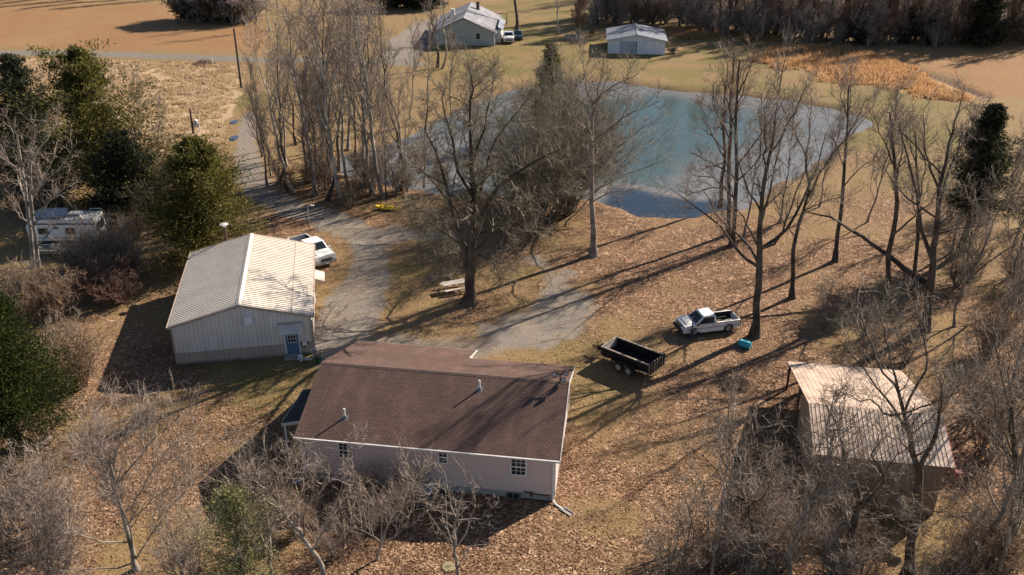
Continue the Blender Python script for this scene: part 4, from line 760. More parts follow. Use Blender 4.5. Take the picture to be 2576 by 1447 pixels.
# ------------------------------------------------------------------ the dump trailer
def build_trailer():
    A, B, C_ = np.array([6.35, 56.2]), np.array([7.5, 57.75]), np.array([9.32, 53.7]); a = math.atan2(C_[1] - A[1], C_[0] - A[0]); Ln = float(np.linalg.norm(C_ - A)); W = 1.86
    t = thing('dump_trailer', 'black dump trailer with ribbed tailgate and two axles', 'trailer', (A[0], A[1], 0), a)   # x to the rear, y away
    z0, z1 = .62, 1.3
    b = MB(); b.box(0, 0, z0, Ln, W, z0 + .06)
    b.box(0, -.0, z0 + .06, Ln, .05, z1); b.box(0, W - .05, z0 + .06, Ln, W, z1); b.box(0, .05, z0 + .06, .05, W - .05, z1)
    for x in np.linspace(.3, Ln - .3, 6): b.box(x - .04, -.05, z0, x + .04, -.003, z1 - .1); b.box(x - .04, W + .003, z0, x + .04, W + .05, z1 - .1)
    b.build('bed', BLACK, t)
    r = MB(); r.box(-.03, -.06, z1, Ln + .02, .07, z1 + .06); r.box(-.03, W - .07, z1, Ln + .02, W + .06, z1 + .06); r.box(-.03, .075, z1, .08, W - .075, z1 + .06); r.build('top_rail', M('worn_rail', (.30, .25, .20), .6, (.10, .08, .065), 3), t)
    MB().box(.052, .06, z0 + .08, .075, W - .06, z1 - .01).build('front_panel', M('bare_plywood', (.50, .43, .36), .8, (.30, .25, .2), 5), t)
    pl = MB(); pl.frustum([(.3, .09, z1 - .22), (Ln - .25, .09, z1 - .22), (Ln - .25, .3, z1 - .25), (.3, .24, z1 - .25)], [(.3, .09, z1 - .18), (Ln - .25, .09, z1 - .18), (Ln - .25, .3, z1 - .21), (.3, .24, z1 - .21)]); pl.build('plank', M('tan_plank', (.42, .31, .21), .8, (.26, .18, .12), 5, stretch=(.3, 3, 1)), t)
    g = MB(); g.box(Ln + .05, -.08, .5, Ln + .09, W + .08, z1 + .12); gate = g.build('tailgate', BLACK, t)
    rb = MB()
    for y in np.linspace(-.05, W + .05, 7): rb.box(Ln + .092, y - .05, .48, Ln + .17, y + .05, z1 + .14)
    rb.build('gate_rib', M('gate_rib_paint', (.19, .16, .125), .6, (.09, .075, .06), 4), gate)
    ch = MB(); ch.box(-.1, .3, .45, Ln, .42, .6); ch.box(-.1, W - .42, .45, Ln, W - .3, .6); ch.build('chassis', BLACK, t)
    tn = MB(); tn.tube([(-.1, .36, .5), (-1.15, W / 2, .5)], .05, 6); tn.tube([(-.1, W - .36, .5), (-1.15, W / 2, .5)], .05, 6); tn.box(-1.4, W / 2 - .05, .44, -1.1, W / 2 + .05, .56); tn.build('tongue', BLACK, t)
    MB().tube([(-.95, W / 2, .1), (-.95, W / 2, 1.05)], .04, 8).build('jack', RUST, t); MB().box(-.75, W / 2 - .25, .52, -.4, W / 2 + .25, .82).build('pump_box', BLACK, t, .02)
    MB().tube([(-.2, .2, .7), (-.75, .05, 1.12)], .03, 6).build('lever', RUST, t)
    fm = MB()
    fm.prism([(1.12 + .98 * k / 8 * 1.95, .88 + .10 * math.sin(math.pi * k / 8)) for k in range(9)] + [(1.12 + 1.91 * .98 + .12, .70), (1.0, .70)], -.30, -.055); 
    fm.build('fender', BLACK, t)
    for x in (1.62, 2.46):
        for y in (-.19, W + .19): wheel(t, x, y, .36, .2, M('chrome_rim', (.60, .60, .62), .3, (.4, .4, .42), 8, metal=.6))
    MB().box(Ln - .3, -.06, .5, Ln - .1, -.03, .7).build('tail_light', M('pale_lamp', (.55, .5, .45), .3), t)
build_trailer()

# ------------------------------------------------------------------ things on the lawn
a = math.atan2(58.3 - 58.85, 17.5 - 16.75)
t = thing('plastic_barrel', 'teal blue plastic barrel lying on its side by the big tree', 'barrel', (17.1, 58.42, .29), a)
o = MB(); o.tube([(-.44, 0, 0), (-.42, 0, 0), (-.28, 0, 0), (-.26, 0, 0), (-.24, 0, 0), (.24, 0, 0), (.26, 0, 0), (.28, 0, 0), (.42, 0, 0), (.44, 0, 0)], [.25, .28, .285, .296, .285, .285, .296, .285, .28, .25], 24); o.build('barrel_body', ODD, t, smooth=False)
MB().tube([(.441, 0, 0), (.45, 0, 0)], .235, 20).build('barrel_end', M('barrel_end_blue', (.03, .22, .28), .4), t); MB().tube([(.45, .12, .05), (.475, .12, .05)], .03, 8).build('bung', WHITE, t); MB().tube([(.45, -.1, -.16), (.47, -.1, -.16)], .05, 8).build('bung', WHITE, t)
def build_kayak():
    t = thing('kayak', 'yellow sit-on-top kayak lying on leaves beside the driveway', 'kayak', (-12.5, 86.0, 0), math.atan2(85.75 - 86.23, 2.68)); n = 17; m = 10; V = []; F = []
    for i in range(n):
        u = -1 + 2 * i / (n - 1); x = 1.36 * u; wv = .39 * (1 - abs(u) ** 2.3) ** .75 + .012; zt = .30 + .10 * abs(u) ** 3; zb = .02 + .16 * abs(u) ** 4
        for j in range(m + 1):
            q = math.pi * j / m; V.append((x, -wv * math.cos(q), zt - (zt - zb) * math.sin(q) ** .6))
        for y_, dz in ((wv * .75, .02), (wv * .45, -.07 if abs(u) < .75 else .02), (-wv * .45, -.07 if abs(u) < .75 else .02), (-wv * .75, .02)): V.append((x, y_, zt + dz))
    K = m + 5
    for i in range(n - 1):
        for j in range(K): F.append((i * K + j, (i + 1) * K + j, (i + 1) * K + (j + 1) % K, i * K + (j + 1) % K))
    F.append(tuple(range(K))); F.append(tuple((n - 1) * K + k for k in range(K))[::-1]); MB().add(V, F).build('hull', YELLOW, t, smooth=True)
    for x in (-.75, .25): s = MB(); s.box(x - .17, -.2, .26, x + .17, .2, .34); s.box(x + .12, -.2, .3, x + .22, .2, .58); s.build('seat', YELLOW, t, .02)
    MB().box(-.35, -.16, .26, -.05, .16, .285).build('foot_well', PLASTIC_D, t); MB().box(.75, -.14, .29, 1.0, .14, .315).build('hatch', PLASTIC_D, t)
build_kayak()
def build_table():
    t = thing('picnic_table', 'weathered grey picnic table beside the large tree trunk', 'picnic table', (-4.75, 67.75, 0), math.atan2(.75, 1.78)); L = 2.1
    tp = MB()
    for k in range(5): tp.box(-L / 2, -.38 + .155 * k, .72, L / 2, -.38 + .155 * k + .14, .76)
    tp.build('table_top', WOODG, t)
    for s in (-1, 1): MB().box(-L / 2, s * .72 - .13, .42, L / 2, s * .72 + .13, .46).build('bench_seat', WOODG, t)
    for x in (-.8, .8):
        for s in (-1, 1): MB().tube([(x, s * .62, 0), (x, s * .25, .72)], .045, 4).build('leg', WOODG, t)
        MB().box(x + .05, -.8, .34, x + .09, .8, .415).build('cross_beam', WOODG, t)
build_table()
def sticks(name, label, cat, loc, rad, n, mat, seed, lo=.4, hi=1.2, zmax=.4, r=.02):
    rr_ = random.Random(seed); o = MB()
    for k in range(n):
        a = rr_.random() * 6.28; q = rad * rr_.random() ** .6; cx, cy = q * math.cos(a), q * math.sin(a); b_ = rr_.random() * 6.28; l = lo + (hi - lo) * rr_.random(); z = zmax * rr_.random() * (1 - q / rad * .8); z2 = z + .3 * (rr_.random() - .3)
        o.tube([(cx - l / 2 * math.cos(b_), cy - l / 2 * math.sin(b_), z + .02), (cx, cy, (z + z2) / 2 + .08), (cx + l / 2 * math.cos(b_), cy + l / 2 * math.sin(b_), max(z2, 0) + .02)], [r, r * .8, r * .4], 4)
    ob = o.build(name, mat); ob.location = loc; return tag(ob, label, cat)
sticks('branch_pile', 'pale fallen branches lying beside the picnic table', 'branches', (*P2(1100, 705)[:2], 0), 1.3, 26, TWIG_P, 5, .8, 2.0, .3, .035)
sticks('brush_pile', 'dark brush pile in the leaves between trailer and shed', 'brush pile', (*P2(1845, 968)[:2], 0), 1.1, 130, TWIG_D, 6, .5, 1.4, .6)
sticks('brush_pile', 'reddish brush heap beside the country road', 'brush pile', (*P2(512, 163)[:2], 0), 1.6, 120, TWIG_R, 7, .6, 1.8, .8, .03)
t = thing('marker_post', 'short white marker post by the road brush heap', 'post', (*P2(535, 164)[:2], 0)); MB().tube([(0, 0, 0), (0, 0, 1.5)], .05, 8).build('stake', WHITE, t); MB().box(-.5, -.1, 0, .5, .1, .06).build('base', WHITE, t)
t = thing('lamp_post', 'thin grey post with a white ring lamp beside the driveway', 'lamp post', (-19.5, 81.6, 0)); MB().tube([(0, 0, 0), (0, 0, 2.05), (.1, 0, 2.12)], .03, 8).build('pole', M('galvanised', (.45, .45, .44), .5, metal=.4), t)
o = MB().tube([(.1, 0, 2.12), (.3, -.05, 2.16)], .018, 6).build('arm', WHITE, t); q = [(.45 + .16 * math.cos(k * .5236), -.08 + .16 * math.sin(k * .5236), 2.16) for k in range(13)]; MB().tube(q, .035, 8).build('ring_lamp', WHITE, t)
x, y = P2(1738, 853)[:2]
t = thing('steel_post', 'dark blue steel post standing in front of the small white pickup', 'post', (x, y, 0)); o = MB(); o.box(-.045, -.03, 0, .045, .03, 1.9); o.build('shaft', M('blue_black_steel', (.05, .055, .09), .5), t); MB().box(-.13, -.05, 0, -.06, .05, .75).build('plate', M('blue_grey_steel', (.09, .09, .13), .5), t); MB().box(.06, -.05, 0, .12, .05, .8).build('plate', M('blue_grey_steel_b', (.07, .07, .11), .5), t)
def upole(label, px, py, top, r, group=None):
    p = P2(px, py); t = thing('utility_pole', label, 'utility pole', (p[0], p[1], 0), 0, group); h = PV(top[0], top[1], p[1])[2]; MB().tube([(0, 0, 0), (0, 0, h)], [r, r * .75], 10).build('pole', POLE, t); return t, h
t, h = upole('tall wooden utility pole at the edge of the rough meadow', 607, 222, (591, 72), .17)
o = MB(); o.tube([(0, 0, h - .15), (.0, .0, h + .12)], .05, 6); o.build('insulator', WHITE, t)
t, h = upole('short wooden pole carrying a grey transformer box', 487, 338, (478, 274), .15)
MB().tube([(.5, 0, 1.0), (.5, 0, 1.75)], .27, 12).build('transformer', M('transformer_grey', (.42, .43, .46), .4), t); o = MB(); o.tube([(.5, 0, 1.76), (.5, 0, 1.86)], [.29, .2], 12); o.tube([(.42, 0, 1.85), (.42, 0, 2.05)], .05, 6); o.build('transformer_cap', WHITE, t); MB().box(.0, -.05, 1.2, .3, .05, 1.3).build('bracket', RUST, t); MB().tube([(.82, 0, .3), (.82, 0, 1.5)], .06, 6).build('conduit', WHITE, t)
for px, py, r1, lab in ((589, 309, .45, 'blue puddle beside the driveway nearest the meadow'), (589, 349, .5, 'blue puddle beside the driveway nearest the cedar')):
    p = P2(px, py); n = 22; V = [(r1 * (1 + .18 * math.sin(3 * k) + .1 * math.cos(5 * k)) * math.cos(2 * math.pi * k / n), 2.0 * r1 * (1 + .15 * math.cos(2 * k)) * math.sin(2 * math.pi * k / n), 0) for k in range(n)]
    o = MB().add(V, [tuple(range(n))]).build('puddle_water', M('puddle', (.03, .04, .055), .05, spec=.5)); o.location = (p[0], p[1], .12); tag(o, kind='structure')
# camper, boat and chairs at the left
def build_camper():
    t = thing('camper_trailer', 'old white camper with striped side among the left brush', 'camper', (-37.5, 76.2, 0), math.pi + .02); L, W = 6.2, 2.35     # x to the left of the photo, -y away
    b = MB(); b.prism([(0, .75), (0.12, 2.6), (.3, 2.72), (L - .5, 2.72), (L, 2.1), (L - .1, .7)], -W, 0); b.build('body', GREY_V, t, .04)
    MB().box(.12, -W + .05, 2.725, L - .55, -.05, 2.75).build('roof', M('camper_roof', (.50, .50, .48), .6, (.25, .27, .26), 1.5), t)
    ac = MB().frustum([(1.45, -1.55, 2.755), (2.75, -1.55, 2.755), (2.75, -.75, 2.755), (1.45, -.75, 2.755)], [(1.55, -1.48, 3.06), (2.6, -1.48, 3.06), (2.6, -.82, 3.06), (1.55, -.82, 3.06)]).build('air_conditioner', WHITE, t, .04); MB().box(1.6, -.76, 2.82, 2.6, -.745, 3.0).build('grille', M('grille_grey', (.2, .2, .2), .6), ac)
    MB().box(.0, .003, 2.28, L - .4, .02, 2.42).build('stripe', M('maroon_stripe', (.10, .03, .035), .5), t); MB().box(.3, .003, .95, L - .3, .018, 1.05).build('stripe', M('grey_stripe', (.3, .3, .3), .5), t)
    for x0, x1, z0, z1 in ((1.85, 2.75, 1.35, 2.0), (3.3, 3.75, 1.85, 2.1), (4.3, 5.2, 1.35, 2.0)): f = MB().box(x0, .003, z0, x1, .04, z1).build('window', M('window_trim', (.45, .44, .42), .5), t); MB().box(x0 + .06, .042, z0 + .06, x1 - .06, .05, z1 - .06).build('pane', GLASS, f)
    MB().box(-.02, -W + .4, 1.5, .03, -.4, 2.2).build('rear_window', GLASS, t); MB().box(1.0, .003, .62, 1.6, .05, .95).build('hatch', BLACK, t)
    rk = MB(); rk.tube([(1.2, -W + .12, 2.78), (1.2, -W + .12, 2.98), (.2, -W + .12, 2.98), (.08, -W + .3, 2.95), (.08, -.3, 2.95), (.2, -.12, 2.78)], .03, 6); rk.build('roof_rack', WHITE, t); MB().box(1.2, -.5, 2.755, 1.8, -.18, 2.83).build('vent', M('vent_tan', (.45, .36, .26), .6), t)
    for y in (-W + .12, -.12): wheel(t, 2.9, y, .34, .2); wheel(t, 3.6, y, .34, .2)
    tp = MB(); n = 9; V = []; F = []; rr_ = random.Random(12)
    for i in range(n):
        for j in range(n): V.append((2.9 + 3.2 * i / (n - 1), -W + .02 + 2.2 * j / (n - 1), 2.80 + .14 * rr_.random() - (.25 * max(0, (i - 5) / 3) ** 2) + .3 * math.exp(-((j - 2) / 2) ** 2)))
    for i in range(n - 1):
        for j in range(n - 1): F.append((i * n + j, (i + 1) * n + j, (i + 1) * n + j + 1, i * n + j + 1))
    tarp = tp.add(V, F).build('tarp', M('grey_blue_tarp', (.30, .36, .40), .55, (.16, .20, .24), 2.5, bmp=.4), t, smooth=True)
build_camper()
def build_boat():
    t = thing('jon_boat', 'pale open boat hull on the brush in front of the camper', 'boat', (-40.0, 74.6, 0), 0.0); b = MB(); L = 4.4
    lo = [(-L / 2 + .4, -.45, .25), (L / 2, -.55, .25), (L / 2, .55, .25), (-L / 2 + .4, .45, .25)]; hi = [(-L / 2, -.62, .72), (L / 2, -.75, .72), (L / 2, .75, .72), (-L / 2, .62, .72)]
    b.add(lo + hi, [(3, 2, 1, 0), (0, 1, 5, 4), (1, 2, 6, 5), (2, 3, 7, 6), (3, 0, 4, 7)]); b.build('hull', M('boat_grey_green', (.22, .25, .22), .6, (.12, .14, .12), 3), t)
    r = MB(); r.tube(hi + [hi[0]], .035, 6); r.build('gunwale', WHITE, t)
    for x in (-.55, .0):
        s = MB(); s.box(x - .22, -.22, .55, x + .22, .22, .65); s.box(x - .28, -.22, .65, x - .18, .22, 1.15); s.build('seat', M('cream_vinyl', (.60, .50, .36), .5), t, .02)
    MB().box(L / 2 - .9, -.6, .5, L / 2 - .3, .6, .8).build('motor_cover', BLACK, t, .03); MB().tube([(-L / 2 - .1, -.5, .5), (-L / 2 + .5, -.55, 1.05)], .04, 6).build('oar', WHITE, t)
build_boat()
p = P2(112, 1122)
t = thing('hollow_log', 'cut hollow log lying beside the lower left cedar', 'log', (p[0], p[1], .28), 1.2); MB().tube([(-.7, 0, 0), (0, .03, .01), (.5, 0, 0)], [.25, .27, .28], 14).build('log_bark', BARK_G, t); MB().tube([(-.705, 0, 0), (-.70, 0, 0)], .17, 12).build('hollow', BLACK, t)  # flat black disc on the end stands for the shade inside the log
# far yard
def chair(label, px, py, rz):
    p = P2(px, py); t = thing('garden_chair', label, 'chair', (p[0], p[1], 0), rz); MB().box(-.45, -.45, .4, .45, .45, .48).build('seat', BROWNW, t); MB().prism([(-.5, .4), (.5, .4), (.4, 1.3), (0, 1.45), (-.4, 1.3)], .4, .48).build('backrest', BROWNW, t)
    for x in (-.45, .45): MB().box(x - .08, -.45, .66, x + .08, .4, .72).build('armrest', BROWNW, t)
    for x in (-.4, .4):
        for y in (-.4, .4): MB().box(x - .05, y - .05, 0, x + .05, y + .05, .4).build('leg', BROWNW, t)
chair('brown wooden chair right behind the fire pit', 1458, 91, 2.6); chair('brown wooden chair farther right, nearest the barn', 1488, 90, -.4)
p = P2(1442, 101); t = thing('fire_pit', 'round stone fire pit in the far yard', 'fire pit', (p[0], p[1], 0))
rr_ = random.Random(2); o = MB()
for k in range(34):
    a = k * .53; q = 1.3 + .35 * rr_.random(); zz = .25 * (k // 12); r_ = .2 + .12 * rr_.random(); o.tube([(q * math.cos(a), q * math.sin(a), zz), (q * math.cos(a), q * math.sin(a), zz + r_ * .9), (q * math.cos(a), q * math.sin(a), zz + r_ * 1.3)], [r_, r_ * .95, r_ * .4], 7)
o.build('stone_ring', M('field_stone', (.30, .26, .22), .9, (.16, .13, .11), 6), t); MB().tube([(0, 0, 0), (0, 0, .12)], 1.1, 16).build('ash_bed', M('ash', (.09, .08, .075), .95), t)
p = P2(1690, 134); t = thing('utility_trailer', 'small flat trailer loaded with brush beside the barn', 'trailer', (p[0], p[1], 0), .15); MB().box(-1.0, -.6, .5, 1.0, .6, .62).build('deck', RUST, t); wheel(t, .0, -.7, .3, .18); wheel(t, .0, .7, .3, .18); MB().tube([(-1, 0, .5), (-1.8, 0, .42)], .05, 6).build('tongue', RUST, t)
o = MB()
for k in range(60):
    a = rr_.random() * 6.28; o.tube([(rr_.uniform(-.9, .9), rr_.uniform(-.5, .5), .6 + .3 * rr_.random()), (rr_.uniform(-.9, .9), rr_.uniform(-.5, .5), .65 + .5 * rr_.random())], [.04, .02], 4)
o.build('brush_load', TWIG, t)

# ------------------------------------------------------------------ trees
def unit(v): return v / (np.linalg.norm(v, axis=-1, keepdims=True) + 1e-9)
def tubes(levels):
    """levels: list of (points N,K,3; radii N,K; sides) -> verts, quads"""
    V = []; F = []; base = 0
    for p, r, n in levels:
        N, K, _ = p.shape
        if N == 0: continue
        t = np.empty_like(p); t[:, 1:-1] = p[:, 2:] - p[:, :-2]; t[:, 0] = p[:, 1] - p[:, 0]; t[:, -1] = p[:, -1] - p[:, -2]; t = unit(t)
        ref = np.where(np.abs(t[:, :1, 2:3]) < .9, np.array([0, 0, 1.0]), np.array([1.0, 0, 0])); ref = np.broadcast_to(ref, t.shape)
        a = unit(np.cross(t, ref)); b = np.cross(t, a); q = np.arange(n) * 2 * math.pi / n
        ring = p[:, :, None] + r[:, :, None, None] * (np.cos(q)[None, None, :, None] * a[:, :, None] + np.sin(q)[None, None, :, None] * b[:, :, None])
        V.append(ring.reshape(-1, 3)); i = np.arange(N * K * n).reshape(N, K, n); j = np.roll(i, -1, 2)
        F.append(np.stack([i[:, :-1], j[:, :-1], j[:, 1:], i[:, 1:]], -1).reshape(-1, 4) + base); base += N * K * n
    return (np.concatenate(V), np.concatenate(F)) if V else (np.zeros((0, 3)), np.zeros((0, 4), int))
def sprout(par, rad, n, rng, t=(.2, 1.0), ang=(.75, .2), ln=(1.0, .25), fall=.5, K=5, wander=.18, up=.1, rr_=.55, rmin=.006, tip=.35, grav=None):
    """n children on each parent branch; all at once"""
    N, Kp, _ = par.shape; M_ = N * n
    if M_ == 0: return np.zeros((0, K, 3)), np.zeros((0, K))
    pi = np.repeat(np.arange(N), n); tt = t[0] + (t[1] - t[0]) * ((np.tile(np.arange(n), N) + rng.rand(M_)) / n); f = np.clip(tt, 0, .999) * (Kp - 1); i = f.astype(int); f = (f - i)[:, None]
    p0 = par[pi, i] * (1 - f) + par[pi, i + 1] * f; r0 = rad[pi, i] * (1 - f[:, 0]) + rad[pi, i + 1] * f[:, 0]; d = unit(par[pi, i + 1] - par[pi, i])
    side = rng.randn(M_, 3); side[:, 2] += .25; side = unit(side - (side * d).sum(1, keepdims=True) * d)
    an = np.clip(ang[0] + ang[1] * rng.randn(M_), .15, 1.9)[:, None]; dr = unit(d * np.cos(an) + side * np.sin(an))
    L = ln[0] * np.clip(1 + ln[1] * rng.randn(M_), .3, 2) * (1 - fall * tt); st = (L / (K - 1))[:, None]
    P = np.empty((M_, K, 3)); P[:, 0] = p0; c = dr
    for k in range(1, K):
        c = unit(c + wander * rng.randn(M_, 3) + np.array([0, 0, up])); P[:, k] = P[:, k - 1] + c * st
    rs = np.maximum(r0 * rr_, rmin)[:, None] * (1 - (1 - tip) * np.linspace(0, 1, K)[None])
    return P, np.maximum(rs, rmin * .55)
def resample(pts, rs, K, rng, jit=.0):
    pts = np.array(pts, float); d = np.r_[0, np.cumsum(np.linalg.norm(np.diff(pts, axis=0), axis=1))]; u = np.linspace(0, d[-1], K); P = np.stack([np.interp(u, d, pts[:, k]) for k in range(3)], 1)
    P[1:-1] += rng.randn(K - 2, 3) * jit; r = np.interp(u, np.linspace(0, d[-1], len(rs)), rs); return P, r
def flare(P, r, k=1.7): r = r.copy(); r[0] *= k; return r
def limbs_grow(limbs, rng, sec, ter, twg, kind=TWIG):
    """limbs: (points, radii) of the manual limbs"""
    lp = np.stack([l[0] for l in limbs]); lr = np.stack([l[1] for l in limbs]); out = []
    a, ar = sprout(lp, lr, rng=rng, **sec); b, br = sprout(a, ar, rng=rng, **ter); c, cr = sprout(b, br, rng=rng, **twg)
    d, dr = sprout(a, ar, rng=rng, **{**twg, 'n': max(2, twg['n'] // 2)})
    return [(a, ar, 4), (b, br, 3), (c, cr, 3), (d, dr, 3)]
SEC = dict(n=8, t=(.25, 1.0), ang=(.75, .2), ln=(2.6, .25), fall=.45, K=6, wander=.16, up=.10, rr_=.5, rmin=.022)
TER = dict(n=6, t=(.15, 1.0), ang=(.7, .22), ln=(1.15, .3), fall=.4, K=5, wander=.2, up=.07, rr_=.55, rmin=.012)
TWG = dict(n=6, t=(.1, 1.0), ang=(.65, .25), ln=(.68, .3), fall=.3, K=4, wander=.22, up=.06, rr_=.6, rmin=.0105)
def pixel_tree(name, label, base, trunk, limbs, tr, seed, bark=BARK, twig=TWIG, sec=SEC, ter=TER, twg=TWG, cat='tree', group=None, spread=3.0, K=9, litter=None):
    """trunk and limbs as pixel polylines measured on the tree's own upright plane, each limb then turned out of that plane"""
    rng = np.random.RandomState(seed); b = P2(*base); Y = b[1]; o = np.array([b[0], Y, 0]); t = thing(name, label, cat, (b[0], b[1], 0), 0, group)
    tp = [np.array([0, 0, -.1])] + [PV(*q, Y) - o for q in trunk[1:]]; TP, TR = resample(tp, tr, 12, rng, .04); TR = flare(TP, TR)
    LB = []
    for (pts, r0, r1) in limbs:
        q = [PV(*p, Y) - o for p in pts]; dy = rng.uniform(-1, 1) * spread; m = len(q) - 1
        i0 = int(np.argmin(((TP - q[0]) ** 2).sum(1))); q[0] = TP[i0]; n_ = len(q)
        for k in range(n_): q[k] = q[k] + np.array([0, dy * (k / m) ** 1.2, 0])
        LB.append(resample(q, [min(r0, TR[i0]), r1], K, rng, .05))
    lp = np.stack([l[0] for l in LB]); lr = np.stack([l[1] for l in LB])
    v, f = tubes([(TP[None], TR[None], 10), (lp, lr, 7)]); mesh_obj('trunk', v, f, bark, t, True)
    top = [(TP[4:], TR[4:])] ; topP, topR = resample(TP[5:], TR[5:], K, rng)
    lv = limbs_grow(LB + [(topP, topR)], rng, sec, ter, twg); v, f = tubes(lv); mesh_obj('crown', v, f, twig, t)
    return t
def S(**k): return {**SEC, **k}
def T(**k): return {**TER, **k}
def W(**k): return {**TWG, **k}

# the measured trees -------------------------------------------------
pixel_tree('oak_tree', 'large spreading bare oak between the two gravel lanes', (1180, 762), [(1180, 762), (1181, 720), (1183, 680), (1185, 640), (1189, 560), (1191, 500), (1187, 430), (1185, 390)],
    [([(1183, 690), (1160, 590), (1135, 516), (1110, 400), (1090, 350), (1072, 310), (1082, 250)], .24, .04), ([(1187, 430), (1182, 318), (1184, 250), (1192, 185), (1185, 140)], .2, .03), ([(1188, 640), (1222, 510), (1262, 440), (1300, 405), (1340, 365), (1400, 325)], .24, .04),
     ([(1189, 560), (1215, 460), (1240, 380), (1290, 330), (1330, 290)], .15, .03), ([(1187, 430), (1210, 350), (1230, 270), (1240, 200)], .12, .03), ([(1190, 500), (1150, 420), (1140, 330), (1120, 240), (1130, 180)], .14, .03), ([(1189, 560), (1130, 520), (1075, 470), (1030, 440), (1000, 430)], .13, .03),
     ([(1185, 640), (1120, 600), (1070, 590), (1040, 620)], .10, .02), ([(1185, 640), (1252, 583), (1322, 612), (1356, 628)], .11, .02), ([(1186, 600), (1300, 545), (1380, 520), (1440, 500)], .12, .03), ([(1184, 660), (1140, 650), (1110, 680), (1100, 720)], .08, .02), ([(1186, 650), (1230, 650), (1255, 690), (1260, 720)], .08, .02), ([(1186, 620), (1110, 560), (1050, 560), (1010, 580)], .10, .02)],
    [.45, .42, .40, .36, .30, .26, .2, .16], 1, BARK, TWIG_O, S(n=13, ln=(2.6, .3), up=.02), T(n=8, ln=(1.2, .3), up=-.02, ang=(.85, .25)), W(n=7, up=-.08), spread=5)
pixel_tree('bare_tree', 'medium bare tree standing alone between oak and pond', (1493, 642), [(1493, 642), (1491, 580), (1488, 500), (1489, 420), (1489, 340), (1490, 300), (1493, 262)],
    [([(1493, 262), (1475, 232), (1469, 174), (1460, 140)], .10, .02), ([(1493, 262), (1513, 227), (1545, 200), (1598, 165)], .10, .02), ([(1489, 300), (1465, 255), (1440, 225)], .08, .02), ([(1489, 360), (1520, 340), (1545, 316), (1580, 288), (1635, 268), (1665, 255)], .10, .02), ([(1489, 420), (1530, 390), (1580, 370), (1630, 340)], .08, .02), ([(1489, 300), (1500, 230), (1510, 160)], .07, .02), ([(1488, 480), (1450, 430), (1430, 380)], .08, .02), ([(1488, 500), (1540, 470), (1580, 460)], .07, .02)],
    [.30, .26, .22, .19, .16, .13, .10], 2, BARK_G, TWIG, spread=4)
pixel_tree('maple_tree', 'tall forked bare maple right of the small white pickup', (1897, 846), [(1897, 846), (1903, 780), (1908, 720), (1910, 660), (1910, 580), (1914, 510), (1926, 440), (1947, 334)],
    [([(1908, 679), (1867, 643), (1810, 569), (1750, 523), (1724, 513), (1690, 488)], .13, .02), ([(1909, 665), (1897, 639), (1864, 600), (1811, 560), (1780, 500)], .12, .02), ([(1910, 650), (1963, 602), (2007, 562), (2032, 523), (2080, 430), (2110, 360)], .15, .02), ([(1911, 625), (1957, 600), (1973, 499), (1990, 420), (2000, 350)], .10, .02), ([(1910, 580), (1935, 500), (1960, 430), (1985, 330)], .10, .02), ([(1947, 334), (1957, 206), (1975, 120)], .08, .02), ([(1930, 420), (1910, 330), (1890, 250)], .07, .02), ([(1912, 540), (1880, 470), (1860, 400), (1850, 320)], .08, .02), ([(1940, 380), (1990, 280), (2010, 200)], .07, .02), ([(1910, 610), (1850, 520), (1830, 450)], .08, .02)],
    [.30, .27, .25, .23, .18, .15, .12, .09], 3, BARK, TWIG, S(n=8, ln=(2.2, .25), up=.14), T(n=6), W(n=5), spread=4)
pixel_tree('bare_tree', 'slim dark bare tree right of the forked maple', (1992, 748), [(1992, 748), (1994, 683), (1997, 616), (2007, 566), (2021, 526), (2034, 483), (2027, 394)],
    [([(2027, 394), (2007, 347), (1984, 300), (1960, 230)], .08, .02), ([(2034, 483), (2050, 443), (2077, 383), (2114, 330), (2150, 270)], .10, .02), ([(2027, 394), (2040, 320), (2050, 250)], .07, .02), ([(2000, 600), (1975, 570), (1960, 520)], .06, .02), ([(2021, 526), (2060, 500), (2100, 470)], .06, .02)],
    [.20, .18, .16, .14, .12, .10, .07], 4, BARK, TWIG, S(n=7, ln=(2.1, .25), up=.12), T(n=6), W(n=5), spread=3)
pixel_tree('bare_tree', 'straight thin bare tree left of the leaning dead trunk', (2100, 658), [(2100, 658), (2104, 599), (2114, 550), (2120, 483), (2129, 367), (2131, 300), (2134, 217)],
    [([(2129, 350), (2160, 300), (2190, 250)], .07, .02), ([(2126, 420), (2100, 370), (2080, 310)], .06, .02), ([(2131, 300), (2150, 240), (2165, 190)], .05, .02), ([(2124, 450), (2160, 410), (2190, 380)], .06, .02), ([(2131, 290), (2115, 230), (2110, 180)], .05, .02)],
    [.20, .18, .16, .14, .10, .08, .05], 5, BARK, TWIG, S(n=7, ln=(1.8, .25), up=.12), T(n=6), W(n=5), spread=3)
pixel_tree('bare_tree', 'dark bare tree holding up the leaning dead trunk', (2236, 752), [(2236, 752), (2234, 683), (2230, 640), (2250, 583), (2257, 516), (2250, 450), (2237, 283)],
    [([(2250, 583), (2285, 545), (2330, 500), (2350, 430)], .09, .02), ([(2254, 480), (2285, 400), (2300, 320)], .08, .02), ([(2250, 420), (2220, 350), (2200, 280)], .07, .02), ([(2244, 350), (2260, 290), (2270, 230)], .06, .02)],
    [.22, .2, .19, .17, .14, .11, .06], 6, BARK, TWIG, S(n=8, ln=(2.0, .25), up=.1), T(n=6), W(n=5), spread=3)
